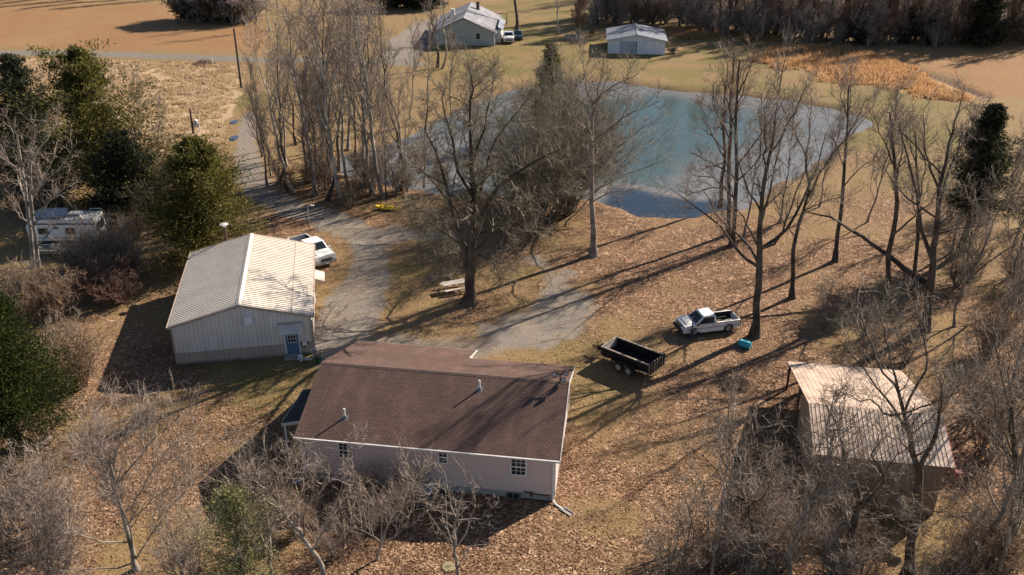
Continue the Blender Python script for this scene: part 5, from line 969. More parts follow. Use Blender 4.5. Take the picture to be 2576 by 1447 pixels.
pixel_tree('bare_tree', 'large dark bare tree with two upright stems at the right', (2323, 828), [(2323, 828), (2334, 766), (2342, 700), (2347, 650), (2352, 600), (2360, 516), (2370, 440)],
    [([(2345, 670), (2337, 633), (2327, 566), (2314, 483), (2300, 400), (2290, 330)], .18, .03), ([(2370, 440), (2385, 350), (2395, 260), (2400, 210)], .13, .02), ([(2360, 516), (2395, 450), (2440, 390), (2470, 330)], .11, .02), ([(2327, 566), (2280, 500), (2250, 430)], .09, .02), ([(2310, 460), (2335, 380), (2345, 290)], .09, .02), ([(2352, 600), (2400, 560), (2440, 540)], .08, .02), ([(2300, 400), (2270, 330), (2260, 260)], .07, .02)],
    [.34, .30, .27, .24, .2, .17, .13], 7, BARK, TWIG, S(n=7, ln=(2.2, .25), up=.1), T(n=6), W(n=5), spread=4)
pixel_tree('bare_tree', 'thin dark bare tree between the leaning trunk and the double-stemmed tree', (2296, 738), [(2296, 738), (2300, 690), (2306, 600), (2312, 500), (2306, 420), (2300, 330)],
    [([(2312, 520), (2335, 450), (2345, 380)], .07, .02), ([(2306, 420), (2280, 350), (2270, 300)], .06, .02), ([(2308, 560), (2285, 500), (2270, 450)], .06, .02)], [.17, .15, .13, .11, .09, .05], 8, BARK, TWIG, S(n=7, ln=(1.7, .25)), T(n=6), W(n=5), spread=3)
for i, (bx, by, tr_, lab, sd_, lb) in enumerate([
    (1841, 618, [(1841, 618), (1846, 566), (1850, 516), (1853, 440), (1850, 300), (1855, 200), (1860, 150)], 'nearest of three dark bare trees at the pond edge', 9, [(1853, 440, 1800, 360, 1770, 280), (1852, 400, 1900, 330, 1930, 250), (1850, 320, 1820, 240, 1800, 170), (1852, 260, 1880, 190, 1900, 130), (1850, 480, 1790, 440, 1735, 425), (1852, 460, 1900, 420, 1940, 380)]),
    (1829, 592, [(1829, 592), (1834, 516), (1832, 460), (1836, 350), (1838, 250), (1845, 130)], 'middle of three dark bare trees at the pond edge', 10, [(1836, 350, 1800, 290, 1775, 220), (1837, 300, 1870, 230, 1890, 160), (1838, 250, 1825, 180, 1815, 120), (1832, 440, 1780, 400, 1740, 370), (1834, 480, 1770, 460, 1715, 460)]),
    (1812, 520, [(1812, 520), (1816, 450), (1822, 380), (1820, 300), (1826, 200)], 'farthest of three dark bare trees at the pond edge', 12, [(1822, 380, 1780, 330, 1760, 270), (1820, 300, 1850, 240, 1860, 190), (1820, 330, 1790, 260, 1790, 200), (1818, 420, 1770, 410, 1730, 410)])]):
    pixel_tree('bare_tree', lab, (bx, by), tr_, [([(l[0], l[1]), (l[2], l[3]), (l[4], l[5])], .08, .02) for l in lb], [.22, .19, .17, .14, .11, .06], sd_, BARK, TWIG if i else TWIG_B, S(n=7, ln=(2.0, .25), up=.06), T(n=6), W(n=5), spread=3.5)
# the dead trunk leaning into its neighbour
b0 = P2(2332, 716); q = [np.array([b0[0], b0[1], .1])] + [PV(x, y, b0[1] + d) for x, y, d in ((2285, 683, -.5), (2230, 640, -1), (2184, 606, -.5), (2117, 563, 0), (2084, 546, .3), (2027, 533, .6))]
rng = np.random.RandomState(31); TP, TR = resample(q, [.26, .24, .2, .17, .14, .1, .05], 14, rng, .05); t = thing('dead_tree', 'dead tree trunk leaning to the left into a dark bare tree', 'tree'); t.location = tuple(b0[:2]) + (0,); TP = TP - np.array([b0[0], b0[1], 0])
v, f = tubes([(TP[None], TR[None], 8)]); mesh_obj('trunk', v, f, BARK, t, True); a_, ar = sprout(TP[None], TR[None], 9, rng, (.4, 1), (.7, .3), (2.2, .3), .2, 6, .2, -.03, .4, .02); b_, br = sprout(a_, ar, 4, rng, ln=(.9, .3), rmin=.012); v, f = tubes([(a_, ar, 4), (b_, br, 3)]); mesh_obj('crown', v, f, TWIG, t)
# pale tree at the left
for tr_, lab, lb, sd_, bs_ in (([(85, 668), (72, 540), (55, 420), (40, 330)], 'pale bare tree leaning left in the brush by the camper', [(75, 560, 40, 500, 0, 470), (68, 510, 110, 440, 130, 380), (60, 450, 20, 400, -10, 350), (55, 420, 80, 360, 90, 310), (48, 380, 30, 320, 10, 290), (72, 540, 130, 500, 180, 480)], 41, (85, 668)),
                               ([(95, 668), (85, 580), (78, 480), (76, 380)], 'upright pale bare tree in the brush by the camper', [(84, 560, 130, 500, 190, 455), (80, 500, 140, 430, 170, 380), (78, 460, 40, 400, 20, 350), (77, 420, 110, 350, 120, 310), (84, 580, 30, 560, -10, 540), (90, 610, 140, 570, 170, 540)], 42, (96, 670))):
    pixel_tree('pale_tree', lab, bs_, tr_, [([(l[0], l[1]), (l[2], l[3]), (l[4], l[5])], .09, .02) for l in lb], [.19, .15, .12, .06], sd_, BARK_P, TWIG_P, S(n=6, ln=(1.8, .3)), T(n=4), W(n=4, ln=(.5, .3)), spread=3)

# foreground trees (bases close to or under the lower edge of the frame)
def z9(x, y): return ((2048 + x / 2.512) / 1.19296, (1150 + y / 2.512) / 1.19296)
def z7(x, y): return ((x / 2.512) / 1.19296, (1150 + y / 2.512) / 1.19296)
def z8(x, y): return ((1024 + x / 2.512) / 1.19296, (1150 + y / 2.512) / 1.19296)
FS, FT, FW_ = S(n=8, ln=(1.9, .3), rmin=.019, up=.12), T(n=6, ln=(1.0, .3), rmin=.0115), W(n=4, ln=(.55, .3), rmin=.008)
def fg(name, label, zf, base, trunk, limbs, tr, seed, bark=BARK_G, twig=TWIG, spread=2.2, **k):
    tr_px = [zf(*p) for p in trunk]; lb = [([zf(*p) for p in l[0]], l[1] * .8, l[2] * .8) for l in limbs]
    return pixel_tree(name, label, zf(*base), tr_px, lb, [r * .85 for r in tr], seed, bark, twig, k.get('sec', FS), k.get('ter', FT), k.get('twg', FW_), spread=spread)
fg('bare_tree', 'dark forked bare tree in front of the shed, left of the tallest', z9, (1245, 1460), [(1245, 1460), (1262, 1250), (1280, 1080), (1310, 960)],
   [([(1310, 960), (1330, 880), (1290, 720), (1230, 560), (1215, 430), (1190, 350), (1085, 180)], .15, .02), ([(1310, 960), (1380, 870), (1440, 740), (1490, 650), (1410, 520), (1330, 320), (1350, 180)], .15, .02), ([(1490, 650), (1560, 500), (1600, 350), (1610, 200)], .06, .015), ([(1230, 560), (1290, 480), (1270, 400)], .05, .015), ([(1290, 720), (1150, 600), (1050, 560)], .05, .015), ([(1280, 1080), (1180, 950), (1080, 860), (950, 800)], .06, .015), ([(1300, 1000), (1480, 930), (1600, 900)], .05, .015)], [.25, .22, .2, .18], 51, BARK, TWIG)
fg('bare_tree', 'tallest dark bare tree in front of the right shed roof', z9, (1690, 1470), [(1690, 1470), (1722, 1200), (1755, 950), (1775, 800), (1785, 650), (1740, 560), (1700, 350), (1650, 150), (1600, -60)],
   [([(1785, 650), (1830, 500), (1850, 300), (1835, 120), (1790, -20), (1760, -250)], .16, .03), ([(1700, 350), (1600, 200), (1480, 60), (1330, -150), (1200, -300)], .09, .02), ([(1650, 150), (1560, 0), (1500, -200), (1480, -420)], .08, .02), ([(1835, 120), (1900, -50), (1930, -250), (1900, -450)], .08, .02), ([(1600, -60), (1580, -250), (1600, -450)], .07, .02), ([(1850, 300), (1920, 220), (2000, 100)], .05, .015), ([(1740, 560), (1620, 420), (1540, 380)], .05, .015), ([(1680, 260), (1500, 200), (1350, 30), (1150, -80), (950, -140)], .07, .015), ([(1840, 200), (1880, 60), (2000, -150)], .06, .015), ([(1755, 950), (1900, 850), (2030, 800)], .05, .015), ([(1770, 850), (1650, 780), (1560, 700)], .05, .015)],
   [.31, .28, .26, .25, .23, .16, .13, .1, .06], 52, BARK, TWIG, 3.0)
fg('bare_tree', 'crooked bare tree left of the shed in the foreground', z9, (600, 1300), [(600, 1300), (555, 1120), (480, 950), (440, 800), (420, 720)],
   [([(420, 720), (360, 450), (340, 250), (330, 90)], .08, .015), ([(440, 780), (500, 600), (560, 480), (640, 400)], .08, .015), ([(480, 950), (330, 760), (200, 560), (40, 420)], .07, .015), ([(440, 800), (400, 500), (420, 330)], .06, .015), ([(555, 1120), (650, 1000), (760, 900)], .06, .015), ([(420, 720), (300, 600), (260, 480)], .06, .015), ([(480, 950), (600, 850), (650, 700), (700, 560)], .06, .015)], [.2, .17, .15, .12, .09], 53, BARK, TWIG)
fg('bare_tree', 'dark leaning bare trunk at the lower right corner', z9, (2380, 1480), [(2380, 1480), (2440, 1250), (2510, 1080), (2570, 930), (2560, 750), (2530, 600)],
   [([(2560, 800), (2480, 600), (2430, 420), (2400, 200), (2350, 0)], .11, .02), ([(2530, 600), (2500, 400), (2490, 150), (2450, -100), (2440, -350)], .12, .02), ([(2440, 1250), (2300, 1050), (2200, 900)], .06, .015), ([(2540, 650), (2600, 400), (2560, 100)], .09, .02), ([(2480, 600), (2350, 420), (2200, 280), (2050, 160)], .06, .015), ([(2490, 150), (2400, -150), (2330, -400)], .06, .015), ([(2430, 420), (2330, 200), (2250, 20), (2150, -250)], .05, .015)], [.27, .24, .22, .2, .16, .12], 54, BARK, TWIG, 2.5)
fg('bare_tree', 'bare grey tree with a wide twig crown at the lower left', z7, (1030, 1400), [(1030, 1400), (980, 1200), (920, 1000), (870, 800), (830, 620)],
   [([(830, 620), (790, 440), (760, 320)], .06, .012), ([(1000, 1300), (1010, 1050), (970, 850), (950, 650)], .08, .012), ([(980, 1200), (870, 1180), (620, 1130), (500, 1010), (430, 840)], .06, .012), ([(1010, 1370), (850, 1350), (560, 1300), (400, 1220), (160, 1250)], .06, .012), ([(920, 1000), (1050, 850), (1150, 700), (1240, 560)], .06, .012), ([(870, 800), (1000, 620), (1130, 480), (1340, 370)], .06, .012), ([(870, 800), (720, 620), (640, 470), (580, 360)], .05, .012), ([(1020, 1380), (1100, 1230), (1180, 1080), (1400, 800), (1440, 700)], .06, .012), ([(950, 1100), (1080, 960), (1260, 830), (1480, 640)], .05, .012), ([(900, 930), (760, 850), (660, 760)], .05, .012), ([(830, 620), (900, 480), (980, 330), (1060, 250)], .05, .012)], [.17, .14, .12, .10, .07], 55, BARK_P, TWIG_P, 2.6, sec=S(n=14, ln=(2.1, .3), rmin=.016, up=.12), ter=T(n=8, ln=(1.1, .3), rmin=.0105), twg=W(n=4, ln=(.6, .3), rmin=.0075))
fg('bare_tree', 'curved pale bare trunk leaning left before the house', z7, (2470, 1520), [(2470, 1520), (2420, 1360), (2370, 1290), (2300, 1200), (2240, 1080), (2130, 970)],
   [([(2130, 970), (2000, 890), (1870, 820), (1750, 600), (1680, 480)], .08, .012), ([(2130, 970), (2180, 800), (2220, 640), (2260, 500)], .06, .012), ([(2000, 890), (1990, 700), (1970, 560)], .05, .012), ([(2300, 1200), (2150, 1090), (2060, 900), (2010, 720)], .06, .012), ([(2370, 1290), (2460, 1080), (2540, 900), (2620, 700), (2600, 480)], .06, .012), ([(2240, 1080), (2340, 900), (2440, 760), (2500, 560)], .05, .012)], [.17, .15, .14, .13, .12, .1], 56, BARK_P, TWIG_P, 1.8)
fg('bare_tree', 'thin upright bare tree between green juniper and curved trunk', z7, (2050, 1500), [(2050, 1500), (2040, 1300), (2030, 1150), (1990, 950)],
   [([(1990, 950), (1960, 800), (1900, 660)], .05, .01), ([(2030, 1150), (2090, 1000), (2140, 820), (2130, 660)], .05, .01), ([(2040, 1250), (1900, 1100), (1820, 950), (1800, 800)], .05, .01), ([(2030, 1150), (1960, 1020), (1880, 900)], .04, .01)], [.12, .10, .09, .06], 57, BARK_P, TWIG_P, 1.6)
fg('bare_tree', 'small pale bare tree with knobby branches behind the house', z8, (890, 1470), [(890, 1470), (870, 1350), (845, 1230), (862, 1100), (870, 1030)],
   [([(870, 1030), (830, 930), (800, 850), (790, 740), (745, 660), (700, 600)], .05, .014), ([(845, 1230), (930, 1130), (975, 1020), (1000, 900), (990, 780), (1000, 700)], .06, .014), ([(845, 1230), (790, 1100), (780, 960), (760, 850)], .05, .014), ([(990, 800), (940, 700), (870, 640)], .04, .012), ([(1000, 880), (1050, 780), (1090, 690)], .04, .012), ([(960, 1060), (1060, 1030), (1130, 960), (1110, 900)], .04, .012), ([(890, 1420), (960, 1230), (960, 1180), (1060, 1150), (1150, 1100), (1210, 1050)], .05, .012), ([(870, 1030), (885, 950), (890, 860)], .04, .012)], [.11, .09, .085, .07, .06], 58, BARK_P, TWIG_P, 1.4, sec=S(n=5, ln=(.8, .35), rmin=.016, wander=.3), ter=T(n=3, ln=(.4, .3), rmin=.011), twg=W(n=2, ln=(.22, .3), rmin=.008))
fg('bare_tree', 'forked pale sapling left of the air conditioner', z8, (270, 1330), [(270, 1330), (310, 1200), (350, 1060), (400, 930)],
   [([(400, 930), (470, 820), (490, 720)], .04, .01), ([(310, 1200), (300, 1050), (210, 900), (130, 800)], .04, .01), ([(350, 1060), (440, 1000), (480, 900), (540, 800), (620, 640)], .04, .01), ([(300, 1240), (420, 1160), (560, 1080), (680, 1000)], .04, .01), ([(310, 1200), (200, 1120), (60, 1080)], .04, .01)], [.09, .075, .06, .05], 59, BARK_P, TWIG_P, 1.4)

# generic kinds, each built once and copied ---------------------------
def bare_kind(name, seed, h, r, bark, twig, prim=14, pl=.34, t0=.35, pang=.7, sec=5, ter=4, twn=4, lean=.05, cat='tree', tw=1.0):
    rng = np.random.RandomState(seed); K = 12; z = np.linspace(0, h * .95, K); ph = rng.rand() * 6.28; P = np.stack([lean * z * np.cos(ph) + np.cumsum(rng.randn(K)) * .012 * h, lean * z * np.sin(ph) + np.cumsum(rng.randn(K)) * .012 * h, z - .1], 1); P[0, :2] = 0
    Rr = r * (1 - .9 * np.linspace(0, 1, K) ** 1.1); Rr = flare(P, Rr, 1.5)
    a, ar = sprout(P[None], Rr[None], prim, rng, (t0, .99), (pang, .15), (h * pl, .2), .62, 8, .12, .14, .5, .03 * tw)
    b, br = sprout(a, ar, sec, rng, (.2, 1), (.7, .2), (h * pl * .42, .25), .45, 6, .16, .10, .5, .018 * tw); c, cr = sprout(b, br, ter, rng, (.15, 1), (.7, .22), (h * pl * .2, .3), .4, 5, .2, .06, .55, .012 * tw)
    d, dr = sprout(c, cr, twn, rng, (.1, 1), (.65, .25), (h * pl * .10, .3), .3, 4, .22, .05, .6, .0085 * tw); e, er = sprout(a, ar, 5, rng, (.2, 1), (.8, .25), (h * pl * .16, .3), .3, 4, .2, .06, .4, .01 * tw)
    t = thing(name, 'x', cat); v, f = tubes([(P[None], Rr[None], 8), (a, ar, 5)]); m1 = mesh_obj('trunk', v, f, bark, t, True); v, f = tubes([(b, br, 3), (c, cr, 3), (d, dr, 3), (e, er, 3)]); m2 = mesh_obj('crown', v, f, twig, t)
    PROTO[t.name] = [m1, m2]; return t
def shrub_kind(name, seed, h, stems, twig, n2=7, n3=6, n4=4, spread=.55, arch=-.03, tw=1.2, leaf=None):
    rng = np.random.RandomState(seed); K = 8; M_ = stems; a = rng.rand(M_) * 6.28; tilt = spread * rng.rand(M_) ** .7; c = unit(np.stack([np.cos(a) * tilt, np.sin(a) * tilt, np.ones(M_)], 1)); L = h * (.6 + .5 * rng.rand(M_)); P = np.empty((M_, K, 3)); P[:, 0] = np.stack([np.cos(a) * .25 * h * .3, np.sin(a) * .25 * h * .3, -.05 * np.ones(M_)], 1) * rng.rand(M_, 1)
    for k in range(1, K): c = unit(c + .13 * rng.randn(M_, 3) + np.array([0, 0, arch])); P[:, k] = P[:, k - 1] + c * (L / (K - 1))[:, None]
    Rr = (.012 + .010 * h * .5) * (1 - .75 * np.linspace(0, 1, K))[None] * (.7 + .6 * rng.rand(M_, 1)) * tw
    b, br = sprout(P, Rr, n2, rng, (.15, 1), (.7, .25), (h * .36, .3), .4, 6, .18, .03, .5, .013 * tw); c_, cr = sprout(b, br, n3, rng, (.1, 1), (.7, .25), (h * .17, .3), .35, 5, .22, .02, .55, .0095 * tw); d, dr = sprout(c_, cr, n4, rng, (.1, 1), (.7, .25), (h * .09, .3), .3, 4, .25, .0, .6, .007 * tw)
    t = thing(name, 'x', 'shrub'); v, f = tubes([(P, Rr, 4)]); m1 = mesh_obj('stem', v, f, twig, t); v, f = tubes([(b, br, 3), (c_, cr, 3), (d, dr, 3)]); m2 = mesh_obj('twigs', v, f, twig, t); PROTO[t.name] = [m1, m2]; return t
def cedar_kind(name, seed, h, w_, mat, boughs=150, clumps=13, cards=12, size=.13, base=.04, taper=.9, bark=BARK, cat='evergreen tree', gap=.25, rag=.62):
    """trunk, boughs and sprays of small scale-leaf cards"""
    rng = np.random.RandomState(seed); K = 10; z = np.linspace(-.1, h * .97, K); P = np.stack([np.cumsum(rng.randn(K)) * .008 * h, np.cumsum(rng.randn(K)) * .008 * h, z], 1); P[0, :2] = 0; Rr = flare(P, .022 * h * (1 - .92 * np.linspace(0, 1, K)), 1.4)
    u = base + (1 - base) * rng.rand(boughs) ** .85; az = np.arange(boughs) * 2.39996 + rng.randn(boughs) * .4; lob = 1 + gap * np.sin(az * 3 + u * 9 + seed) + gap * .7 * np.sin(az * 5 - u * 15 + 1.7 * seed) + gap * .6 * np.sin(u * 34 + seed)
    prof = np.clip((1 - u) ** taper * np.minimum(1, .62 + u * 2.2), 0, 1); L = w_ * np.clip(prof * lob * (1.17 - rag + rag * rng.rand(boughs)), .04, None) + .12
    f = u * (K - 1) * .995; i = np.clip(f.astype(int), 0, K - 2); f = (f - i)[:, None]; p0 = P[i] * (1 - f) + P[i + 1] * f; c = unit(np.stack([np.cos(az), np.sin(az), .25 + .5 * u], 1)); KB = 6; B = np.empty((boughs, KB, 3)); B[:, 0] = p0
    for k in range(1, KB): c = unit(c + .12 * rng.randn(boughs, 3) + np.array([0, 0, .07 * (1 if k > 2 else -1)])); B[:, k] = B[:, k - 1] + c * (L / (KB - 1))[:, None]
    br = np.maximum(.007 * h * (1 - u), .012)[:, None] * (1 - .8 * np.linspace(0, 1, KB))[None]; tt = rng.rand(boughs, clumps) ** .6; fi = tt * (KB - 1) * .999; ii = fi.astype(int); fi = (fi - ii)[..., None]; bi = np.arange(boughs)[:, None]
    cc = B[bi, ii] * (1 - fi) + B[bi, ii + 1] * fi; cs = (.16 + .12 * L)[:, None] * (.7 + .6 * rng.rand(boughs, clumps)); cc = cc + rng.randn(*cc.shape) * (cs * .7)[..., None] * np.array([1, 1, .55]); cards = int(cards * 1.7); n = boughs * clumps * cards
    cen = np.repeat(cc.reshape(-1, 3), cards, 0) + rng.randn(n, 3) * np.repeat(cs.ravel(), cards)[:, None] * np.array([.72, .72, .36]); out = cen - np.array([0, 0, 1.0]) * 0; outd = unit(np.stack([cen[:, 0], cen[:, 1], np.full(n, .35 * w_)], 1)); ax = unit(outd + .75 * rng.randn(n, 3)); sd2 = unit(np.cross(ax, rng.randn(n, 3)))
    s_ = size * .72 * (.55 + .9 * rng.rand(n))[:, None]; a1 = ax * s_ * 1.5; b1 = sd2 * s_ * .45; keep = cen[:, 2] > .12; Q = np.stack([cen - a1, cen + b1, cen + a1, cen - b1], 1)[keep]; t = thing(name, 'x', cat)
    v, f_ = tubes([(P[None], Rr[None], 8), (B, br, 3)]); m1 = mesh_obj('trunk', v, f_, bark, t, True); m2 = mesh_obj('crown', Q.reshape(-1, 3), np.arange(len(Q) * 4).reshape(-1, 4), mat, t); PROTO[t.name] = [m1, m2]; return t
def place(kind, px, py, rz, s=1.0, label=None, group=None, tilt=0.0, first=set()):
    p = P2(px, py)
    if kind.name not in first:
        first.add(kind.name); kind.location = (p[0], p[1], 0); kind.rotation_euler = (0, 0, rz); kind.scale = s if isinstance(s, tuple) else (s, s, s); tag(kind, label, None, group)
        if group is None and 'group' in kind: del kind['group']
        o = kind
    else: o = dup(kind, (p[0], p[1], 0), rz, s, label, group)
    if tilt: o.rotation_euler = (tilt * math.sin(px * 7.1 + py), tilt * math.cos(px * 3.3 - py), rz)
    return o
def hgt(px, py, ty):
    """height of something standing at the pixel px, py that reaches up to ty"""
    p = P2(px, py); return PV(px, ty, p[1])[2]

# evergreens
rr_ = random.Random(77)
for px, py, top, w_, mat, lab, sd_, kw in ((268, 520, 112, 8.4, CEDAR, 'tallest olive green cedar at the left, beside the dry meadow', 61, dict(boughs=210, clumps=13, cards=12, taper=.78, size=.15, gap=.45)),
    (522, 655, 345, 5.5, CEDAR, 'broad olive cedar standing behind the tan garage', 62, dict(boughs=230, clumps=15, cards=14, taper=.72, size=.12, gap=.3, rag=.5)),
    (44, 1125, 490, 4.6, CEDAR_G, 'deep green cedar at the left edge, lower half', 63, dict(boughs=330, clumps=18, cards=15, taper=1.15, size=.085, gap=.12, rag=.25)),
    (92, 470, 135, 5.0, CEDAR_D, 'dark cedar at the left edge above the camper', 64, dict(boughs=170, clumps=13, cards=12, taper=.7, size=.15)),
    (1385, 330, 106, 4.3, CEDAR, 'olive cedar rising behind the twiggy thicket at the pond', 65, dict(boughs=150, clumps=12, cards=11, size=.15, taper=1.0)),
    (2412, 640, 250, 3.9, CEDAR_D, 'dark vine-covered cedar at the right edge of the yard', 66, dict(boughs=170, clumps=12, cards=11, taper=.6, size=.13, gap=.4, base=.3)),
    (625, 1530, 1240, 2.7, PINE_L, 'light green juniper at the bottom left of the house', 67, dict(boughs=150, clumps=9, cards=6, taper=.6, size=.07, gap=.5, rag=.8)),
    (2462, 112, -30, 5.5, CEDAR_D, 'large dark cedar in the upper right woods', 68, dict(boughs=150, clumps=12, cards=11, size=.26)),
    (330, 560, 330, 3.4, CEDAR_D, 'dark low cedar between the two olive cedars', 69, dict(boughs=150, clumps=12, cards=11, taper=.5, size=.14, gap=.35)),
    (120, 520, 330, 3.4, CEDAR_D, 'dark low cedar behind the pale tree and camper', 70, dict(boughs=150, clumps=12, cards=11, taper=.5, size=.14, gap=.35))):
    h = hgt(px, py, top); k = cedar_kind('cedar_tree', sd_, h, w_, mat, **kw); place(k, px, py, rr_.random() * 6, 1.0, lab)
far_cedar = cedar_kind('cedar_tree', 71, 7.0, 2.6, CEDAR_D, 90, 11, 10, .22)
for i, (px, py, s_, lab) in enumerate([(2275, 108, .9, 'small dark cedar at the wood edge, left of a thin fallen tree'), (2160, 112, .8, 'small dark cedar at the wood edge above the russet grass'), (2330, 112, .8, 'small dark cedar in the wood edge near the ditch end'), (1935, 82, .7, 'small olive cedar at the wood edge right of the barn')]):
    place(far_cedar, px, py, i * 1.3, s_, lab)
far_ever = cedar_kind('evergreen_tree', 72, 9.0, 5.0, CEDAR_D, 120, 12, 11, .30, taper=.5)
for i, (px, py, s_) in enumerate([(492, 50, .9), (520, 52, 1.0), (550, 54, 1.05), (585, 55, .95), (960, 18, .8), (1000, 20, .9), (1045, 22, .8), (1085, 18, .85)]):
    place(far_ever, px, py, i * 2.1, s_, 'dark evergreen in the clump beyond the left field' if i < 4 else 'dark evergreen in the far clump behind the grey roofed house', 'evergreens beyond the left field' if i < 4 else 'evergreens behind the far house')

# woodland strip beside the driveway
WK = [bare_kind('woodland_tree', 80 + i, 16, .19, [BARK_G, BARK, BARK_L, BARK_G][i], [TWIG_P, TWIG, TWIG_P, TWIG][i], prim=12 + i, pl=.30 + .02 * i, t0=.26, pang=.66, sec=5, ter=4, twn=4, tw=1.15) for i in range(4)]
PK = bare_kind('sycamore_tree', 90, 18, .22, BARK_P, TWIG_P, prim=15, pl=.34, t0=.3, pang=.75, sec=5, ter=4, twn=3)
YK = [bare_kind('young_tree', 110 + i, 9, .085, BARK_G, TWIG, prim=13, pl=.36, t0=.25, pang=.62, sec=5, ter=4, twn=4, tw=1.0) for i in range(3)]
def strip(px, py, ty, i, lab, grp, kinds=WK, hk=16.0):
    h = hgt(px, py, ty); k = kinds[i % len(kinds)]; place(k, px, py, i * 1.7, (h / hk * (.8 + .3 * ((i * 37) % 10) / 10), h / hk * (.8 + .3 * ((i * 53) % 10) / 10), h / hk * (1.08 if hk == 16.0 else 1)), lab, grp, .09 if hk < 20 else .01)
WS = [(672, 470, 160), (698, 462, 100), (738, 482, 90), (765, 462, 130), (795, 492, 60), (822, 506, 40), (862, 500, 20), (905, 486, 20), (962, 500, 15), (1010, 480, 60), (722, 420, 110), (785, 425, 60), (852, 430, 10), (895, 420, 20), (950, 425, -10), (1005, 410, 60), (660, 395, 170), (745, 365, 110), (810, 375, 60), (875, 375, 30), (832, 462, 60)]
for i, (px, py, ty) in enumerate(WS): strip(px, py, ty, i, 'grey bare tree in the dense strip between driveway and pond', 'bare trees in the strip beside the driveway')
r_ = random.Random(55)
for i in range(14):
    px = r_.uniform(660, 1080); py = r_.uniform(425, 505) - max(0, px - 1000) * .12; strip(px, py, py - r_.uniform(150, 300), i, 'slim bare sapling in the driveway strip', 'saplings in the driveway strip', YK, 9.0)
for i, (px, py, ty, lab) in enumerate([(938, 492, -60, 'pale barked tree reaching the top edge in the driveway strip'), (880, 470, 60, 'pale barked tree with a bent stem left of the tallest pale one'), (1112, 172, -90, 'pale barked tree in front of the far grey roofed house')]): strip(px, py, ty, i, lab, None, [PK], 18.0)
YT = bare_kind('yard_tree', 97, 20, .44, BARK, TWIG, prim=14, pl=.3, t0=.42, lean=.01)
for i, (px, py, ty) in enumerate([(1030, 300, 70), (1075, 260, 60), (1135, 290, 80), (1185, 310, 120), (1225, 300, 170)]): strip(px, py, ty, i, 'thin pale bare tree on the far pond bank before the grey roofed house', 'thin trees before the far house', YK, 9.0)
strip(1298, 78, -150, 1, 'thick dark straight trunk beside the far white pickup', None, [YT], 20.0); strip(1100, 170, -60, 4, 'grey mottled tree beside the pale one before the far house', None, [YT], 24.0); strip(1408, 86, -110, 2, 'dark bare tree left of the fire pit in the far yard', None)
# thicket of fine twigs at the pond
RD = bare_kind('red_twig_tree', 95, 7, .10, BARK, TWIG_R, prim=22, pl=.5, t0=.12, pang=.8, sec=6, ter=5, twn=4, tw=2.0)
place(RD, 1452, 92, 0, 1.0, 'reddish twiggy tree behind the fire pit')
for px, py, lab, s_ in ((1355, 565, 'tall olive thicket of fine twigs right of the oak', 1.05), (1425, 540, 'olive thicket of fine twigs left of the lone medium tree', .95), (1300, 520, 'lower olive thicket behind the oak trunk', .55), (1395, 470, 'olive thicket of fine twigs nearest the pond and cedar', 1.0)):
    if px == 1355: TH = shrub_kind('thicket', 96, 13.0, 28, TWIG_O, 10, 7, 5, .55, -.01, 1.25)
    place(TH, px, py, px * .01, s_, lab)
# understorey shrubs
SB = shrub_kind('bare_shrub', 101, 3.4, 16, TWIG_B, 6, 5, 3, .6, .0); SG = shrub_kind('bare_shrub', 102, 4.2, 13, TWIG, 6, 5, 3, .5, .02); SP = shrub_kind('bare_shrub', 103, 4.0, 12, TWIG_P, 6, 5, 3, .6, .0, 1.2); SD = shrub_kind('bare_shrub', 104, 3.6, 15, TWIG_O, 6, 5, 3, .65, -.01); SR = shrub_kind('bare_shrub', 105, 2.6, 22, TWIG_R, 7, 6, 4, .9, -.05)
def scatter(pl, n, kinds, seed, lab, grp, smin=.7, smax=1.25, avoid=None):
    r_ = random.Random(seed); q = np.array(pl, float); c = 0; lo, hi = q.min(0), q.max(0)
    for _ in range(n * 40):
        if c >= n: break
        px, py = r_.uniform(lo[0], hi[0]), r_.uniform(lo[1], hi[1])
        if sdf(np.array([[px, py]]), q)[0] < 0: continue
        place(kinds[r_.randrange(len(kinds))], px, py, r_.random() * 6.28, r_.uniform(smin, smax), lab, grp); c += 1
scatter([(0, 720), (60, 735), (180, 720), (290, 640), (310, 540), (390, 620), (330, 720), (200, 730), (190, 830), (220, 980), (150, 1000), (0, 720)], 30, [SB, SB, SG, SB], 1, 'brown bare shrub in the left brush below the camper', 'bare shrubs in the left brush')
scatter([(170, 420), (400, 430), (420, 520), (350, 590), (260, 520), (170, 520)], 10, [SD, SG], 2, 'dark bare shrub between the left cedars', 'bare shrubs between the left cedars', 1.0, 1.7)
for px, py, k, s_, lab in ((268, 752, SR, 1.35, 'round reddish brown bush left of the garage'), (310, 760, SR, .9, 'small reddish bush touching the round bush left of the garage'), (880, 525, SD, .8, 'dark bush at the driveway bend near the kayak'), (120, 1110, SD, .7, 'dark bare bush under the lower left cedar')): place(k, px, py, 1.0, s_, lab)
scatter([(655, 500), (800, 520), (1000, 500), (1250, 470), (1250, 440), (1000, 430), (800, 440), (660, 420)], 22, [SB, SG, SB, SG], 3, 'bare shrub under the trees of the driveway strip', 'shrubs under the driveway strip', .6, 1.2)
scatter([(0, 1180), (140, 1170), (300, 1330), (500, 1400), (520, 1500), (0, 1500)], 9, [SP, SP, SP, SB], 4, 'grey bare shrub in the lower left corner brush', 'shrubs in the lower left corner', .7, 1.2)
scatter([(600, 1330), (760, 1270), (1040, 1240), (1060, 1300), (860, 1420), (720, 1480)], 9, [SP, SB, SB], 5, 'bare shrub along the shaded rear wall of the house', 'shrubs along the rear wall', .45, .75)
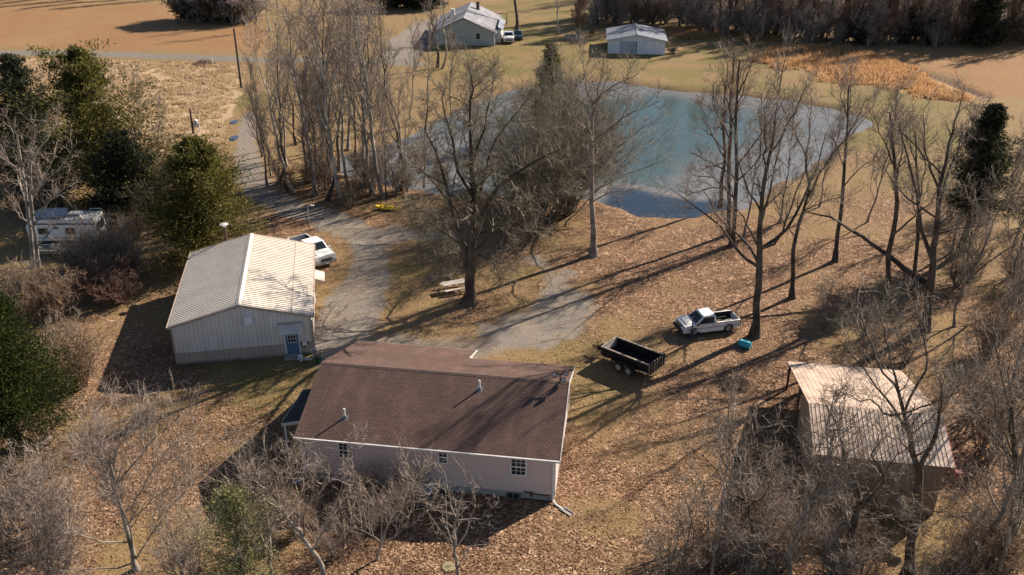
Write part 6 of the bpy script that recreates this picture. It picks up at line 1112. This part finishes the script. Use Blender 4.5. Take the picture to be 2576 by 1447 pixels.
scatter([(1700, 1350), (1850, 1260), (1960, 1290), (2060, 1400), (2420, 1410), (2575, 1300), (2575, 1530), (1650, 1530)], 25, [SG, SP, SB, SP, SB], 6, 'grey bare shrub in front of the shed', 'shrubs in front of the shed', .7, 1.25)
scatter([(2380, 480), (2575, 480), (2575, 1250), (2440, 1150), (2430, 900), (2400, 700)], 18, [SG, SD, SB, SG], 7, 'grey bare shrub along the right edge of the yard', 'shrubs along the right edge', .7, 1.3)
scatter([(2050, 780), (2300, 850), (2300, 960), (2060, 900)], 5, [SG], 8, 'thin bare shrub on the leaves above the shed roof', 'shrubs above the shed roof', .6, .9)
# trees along the right edge and in the lower right
for i, (px, py, ty) in enumerate([(2440, 700, 330), (2530, 760, 330), (2480, 900, 520), (2560, 1000, 520), (2420, 560, 280), (2550, 620, 300), (2390, 640, 300), (2510, 1120, 660), (2400, 820, 480)]): strip(px, py, ty, i, 'thin grey bare tree along the right edge of the yard', 'thin trees along the right edge', YK, 9.0)
for i, (px, py, ty) in enumerate([(1780, 1480, 1060), (1970, 1500, 960), (2450, 1420, 700), (2510, 1500, 820)]): strip(px, py, ty, i + 1, 'thin grey bare tree among the shrubs before the shed', 'thin trees before the shed', YK, 9.0)
for i, (px, py, ty) in enumerate([(1870, 600, 230), (1960, 560, 280), (2060, 520, 260), (2180, 560, 280)]): strip(px, py, ty, i, 'thin bare tree on the right pond bank', 'thin trees on the right pond bank', YK, 9.0)
for i, (px, py, ty) in enumerate([(360, 470, 190), (290, 480, 200), (400, 400, 240), (50, 520, 300), (150, 600, 380)]): strip(px, py, ty, i, 'thin bare tree among the left cedars', 'thin trees among the left cedars', YK, 9.0)
for i, (px, py, ty) in enumerate([(1140, 470, 215), (1270, 500, 300), (1190, 470, 260)]): strip(px, py, ty, i, 'slim bare tree on the pond bank behind the oak', 'slim trees behind the oak', YK, 9.0)
# the far wood along the top
FK = [bare_kind('wood_tree', 120 + i, 15, .20, BARK, [TWIG_W, TWIG_R, TWIG][i], prim=26, pl=.30, t0=.07, pang=.62, sec=6, ter=4, twn=4, tw=1.9) for i in range(3)]
r_ = random.Random(9)
def edge(px): return 72 if px < 1700 else (80 if px < 1760 else 86 + 26 * min(1, (px - 1760) / 400))
for i in range(84):
    row = i % 3; px = 1495 + (i + r_.random()) / 84 * 1150; py = edge(px) - row * 11 + r_.uniform(-6, 4) - (8 if px < 1720 else 0)
    place(FK[r_.randrange(3)], px, py, r_.random() * 6, r_.uniform(.65, 1.15), 'bare tree in the front rows of the wood along the top right', 'front trees of the far wood')
FS_ = shrub_kind('wood_shrub', 130, 5.0, 20, TWIG_W, 7, 6, 4, .6, -.01, 2.0); FSR = shrub_kind('wood_shrub', 131, 5.0, 20, TWIG_R, 7, 6, 4, .6, -.01, 1.9); FSB = shrub_kind('wood_shrub', 132, 5.0, 20, TWIG, 7, 6, 4, .6, -.01, 1.9)
for i in range(56):
    px = 1490 + (i + r_.random()) / 56 * 1150; py = edge(px) + r_.uniform(-22, 5) - (10 if px < 1720 else 0)
    place([FS_, FSR, FSB][i % 3], px, py, r_.random() * 6, r_.uniform(.6, 1.5), 'undergrowth shrub along the edge of the top right wood', 'undergrowth of the far wood')
LK = bare_kind('wood_tree', 140, 15, .2, BARK, TWIG_W, prim=24, pl=.32, t0=.05, pang=.65, sec=5, ter=4, twn=0, tw=2.6)
def arr(m):
    a_ = np.empty(len(m.data.vertices) * 3, np.float32); m.data.vertices.foreach_get('co', a_); fa = np.empty(len(m.data.polygons) * 4, np.int32); m.data.polygons.foreach_get('vertices', fa); return a_.reshape(-1, 3), fa.reshape(-1, 4)
parts = [arr(m) for m in PROTO[LK.name]]
for m in PROTO[LK.name]: bpy.data.objects.remove(m)
bpy.data.objects.remove(LK)
vs_, fs_, base = [], [], 0
for i in range(95):
    X0 = r_.uniform(20, 175); Y0 = 192 + (X0 < 45) * 8 + r_.random() ** 1.3 * 85; s_ = r_.uniform(.6, 1.15); ph = r_.random() * 6.28; cc, ss_ = math.cos(ph), math.sin(ph)
    for a_, fa in parts:
        V = a_ * s_; vs_.append(np.stack([V[:, 0] * cc - V[:, 1] * ss_ + X0, V[:, 0] * ss_ + V[:, 1] * cc + Y0, V[:, 2]], 1)); fs_.append(fa + base); base += len(a_)
tag(mesh_obj('woods', np.concatenate(vs_), np.concatenate(fs_), TWIG_W), 'dense grey brown wood filling the top right of the photo', 'woods', kind='stuff')
for i, (px, py) in enumerate([(470, 50), (505, 56), (545, 58), (590, 60), (625, 58), (640, 48), (980, 20), (1065, 22)]): place([FSB, FS_][i % 2], px, py, i * 1.9, (1.5, 1.5, 1.25), 'grey twiggy shrub in front of the evergreen clump beyond the left field' if i < 6 else 'grey twiggy shrub before the far evergreen clump', 'shrubs by the far evergreen clumps')
for i, (px, py) in enumerate([(-40, 0), (60, -2), (150, -4), (250, -5), (350, -6), (430, -4)]): place(FK[i % 3], px, py, i * 1.1, 1.0, 'bare tree at the far edge of the left field', 'bare trees beyond the left field')
for i, (px, py) in enumerate([(600, 50), (640, 62), (680, 78), (700, 20), (760, 40), (820, 20), (900, 30)]): place(WK[i % 4], px, py, i * 1.3, .75, 'bare tree behind the road right of the evergreen clump', 'bare trees behind the road')
#@@MORE@@
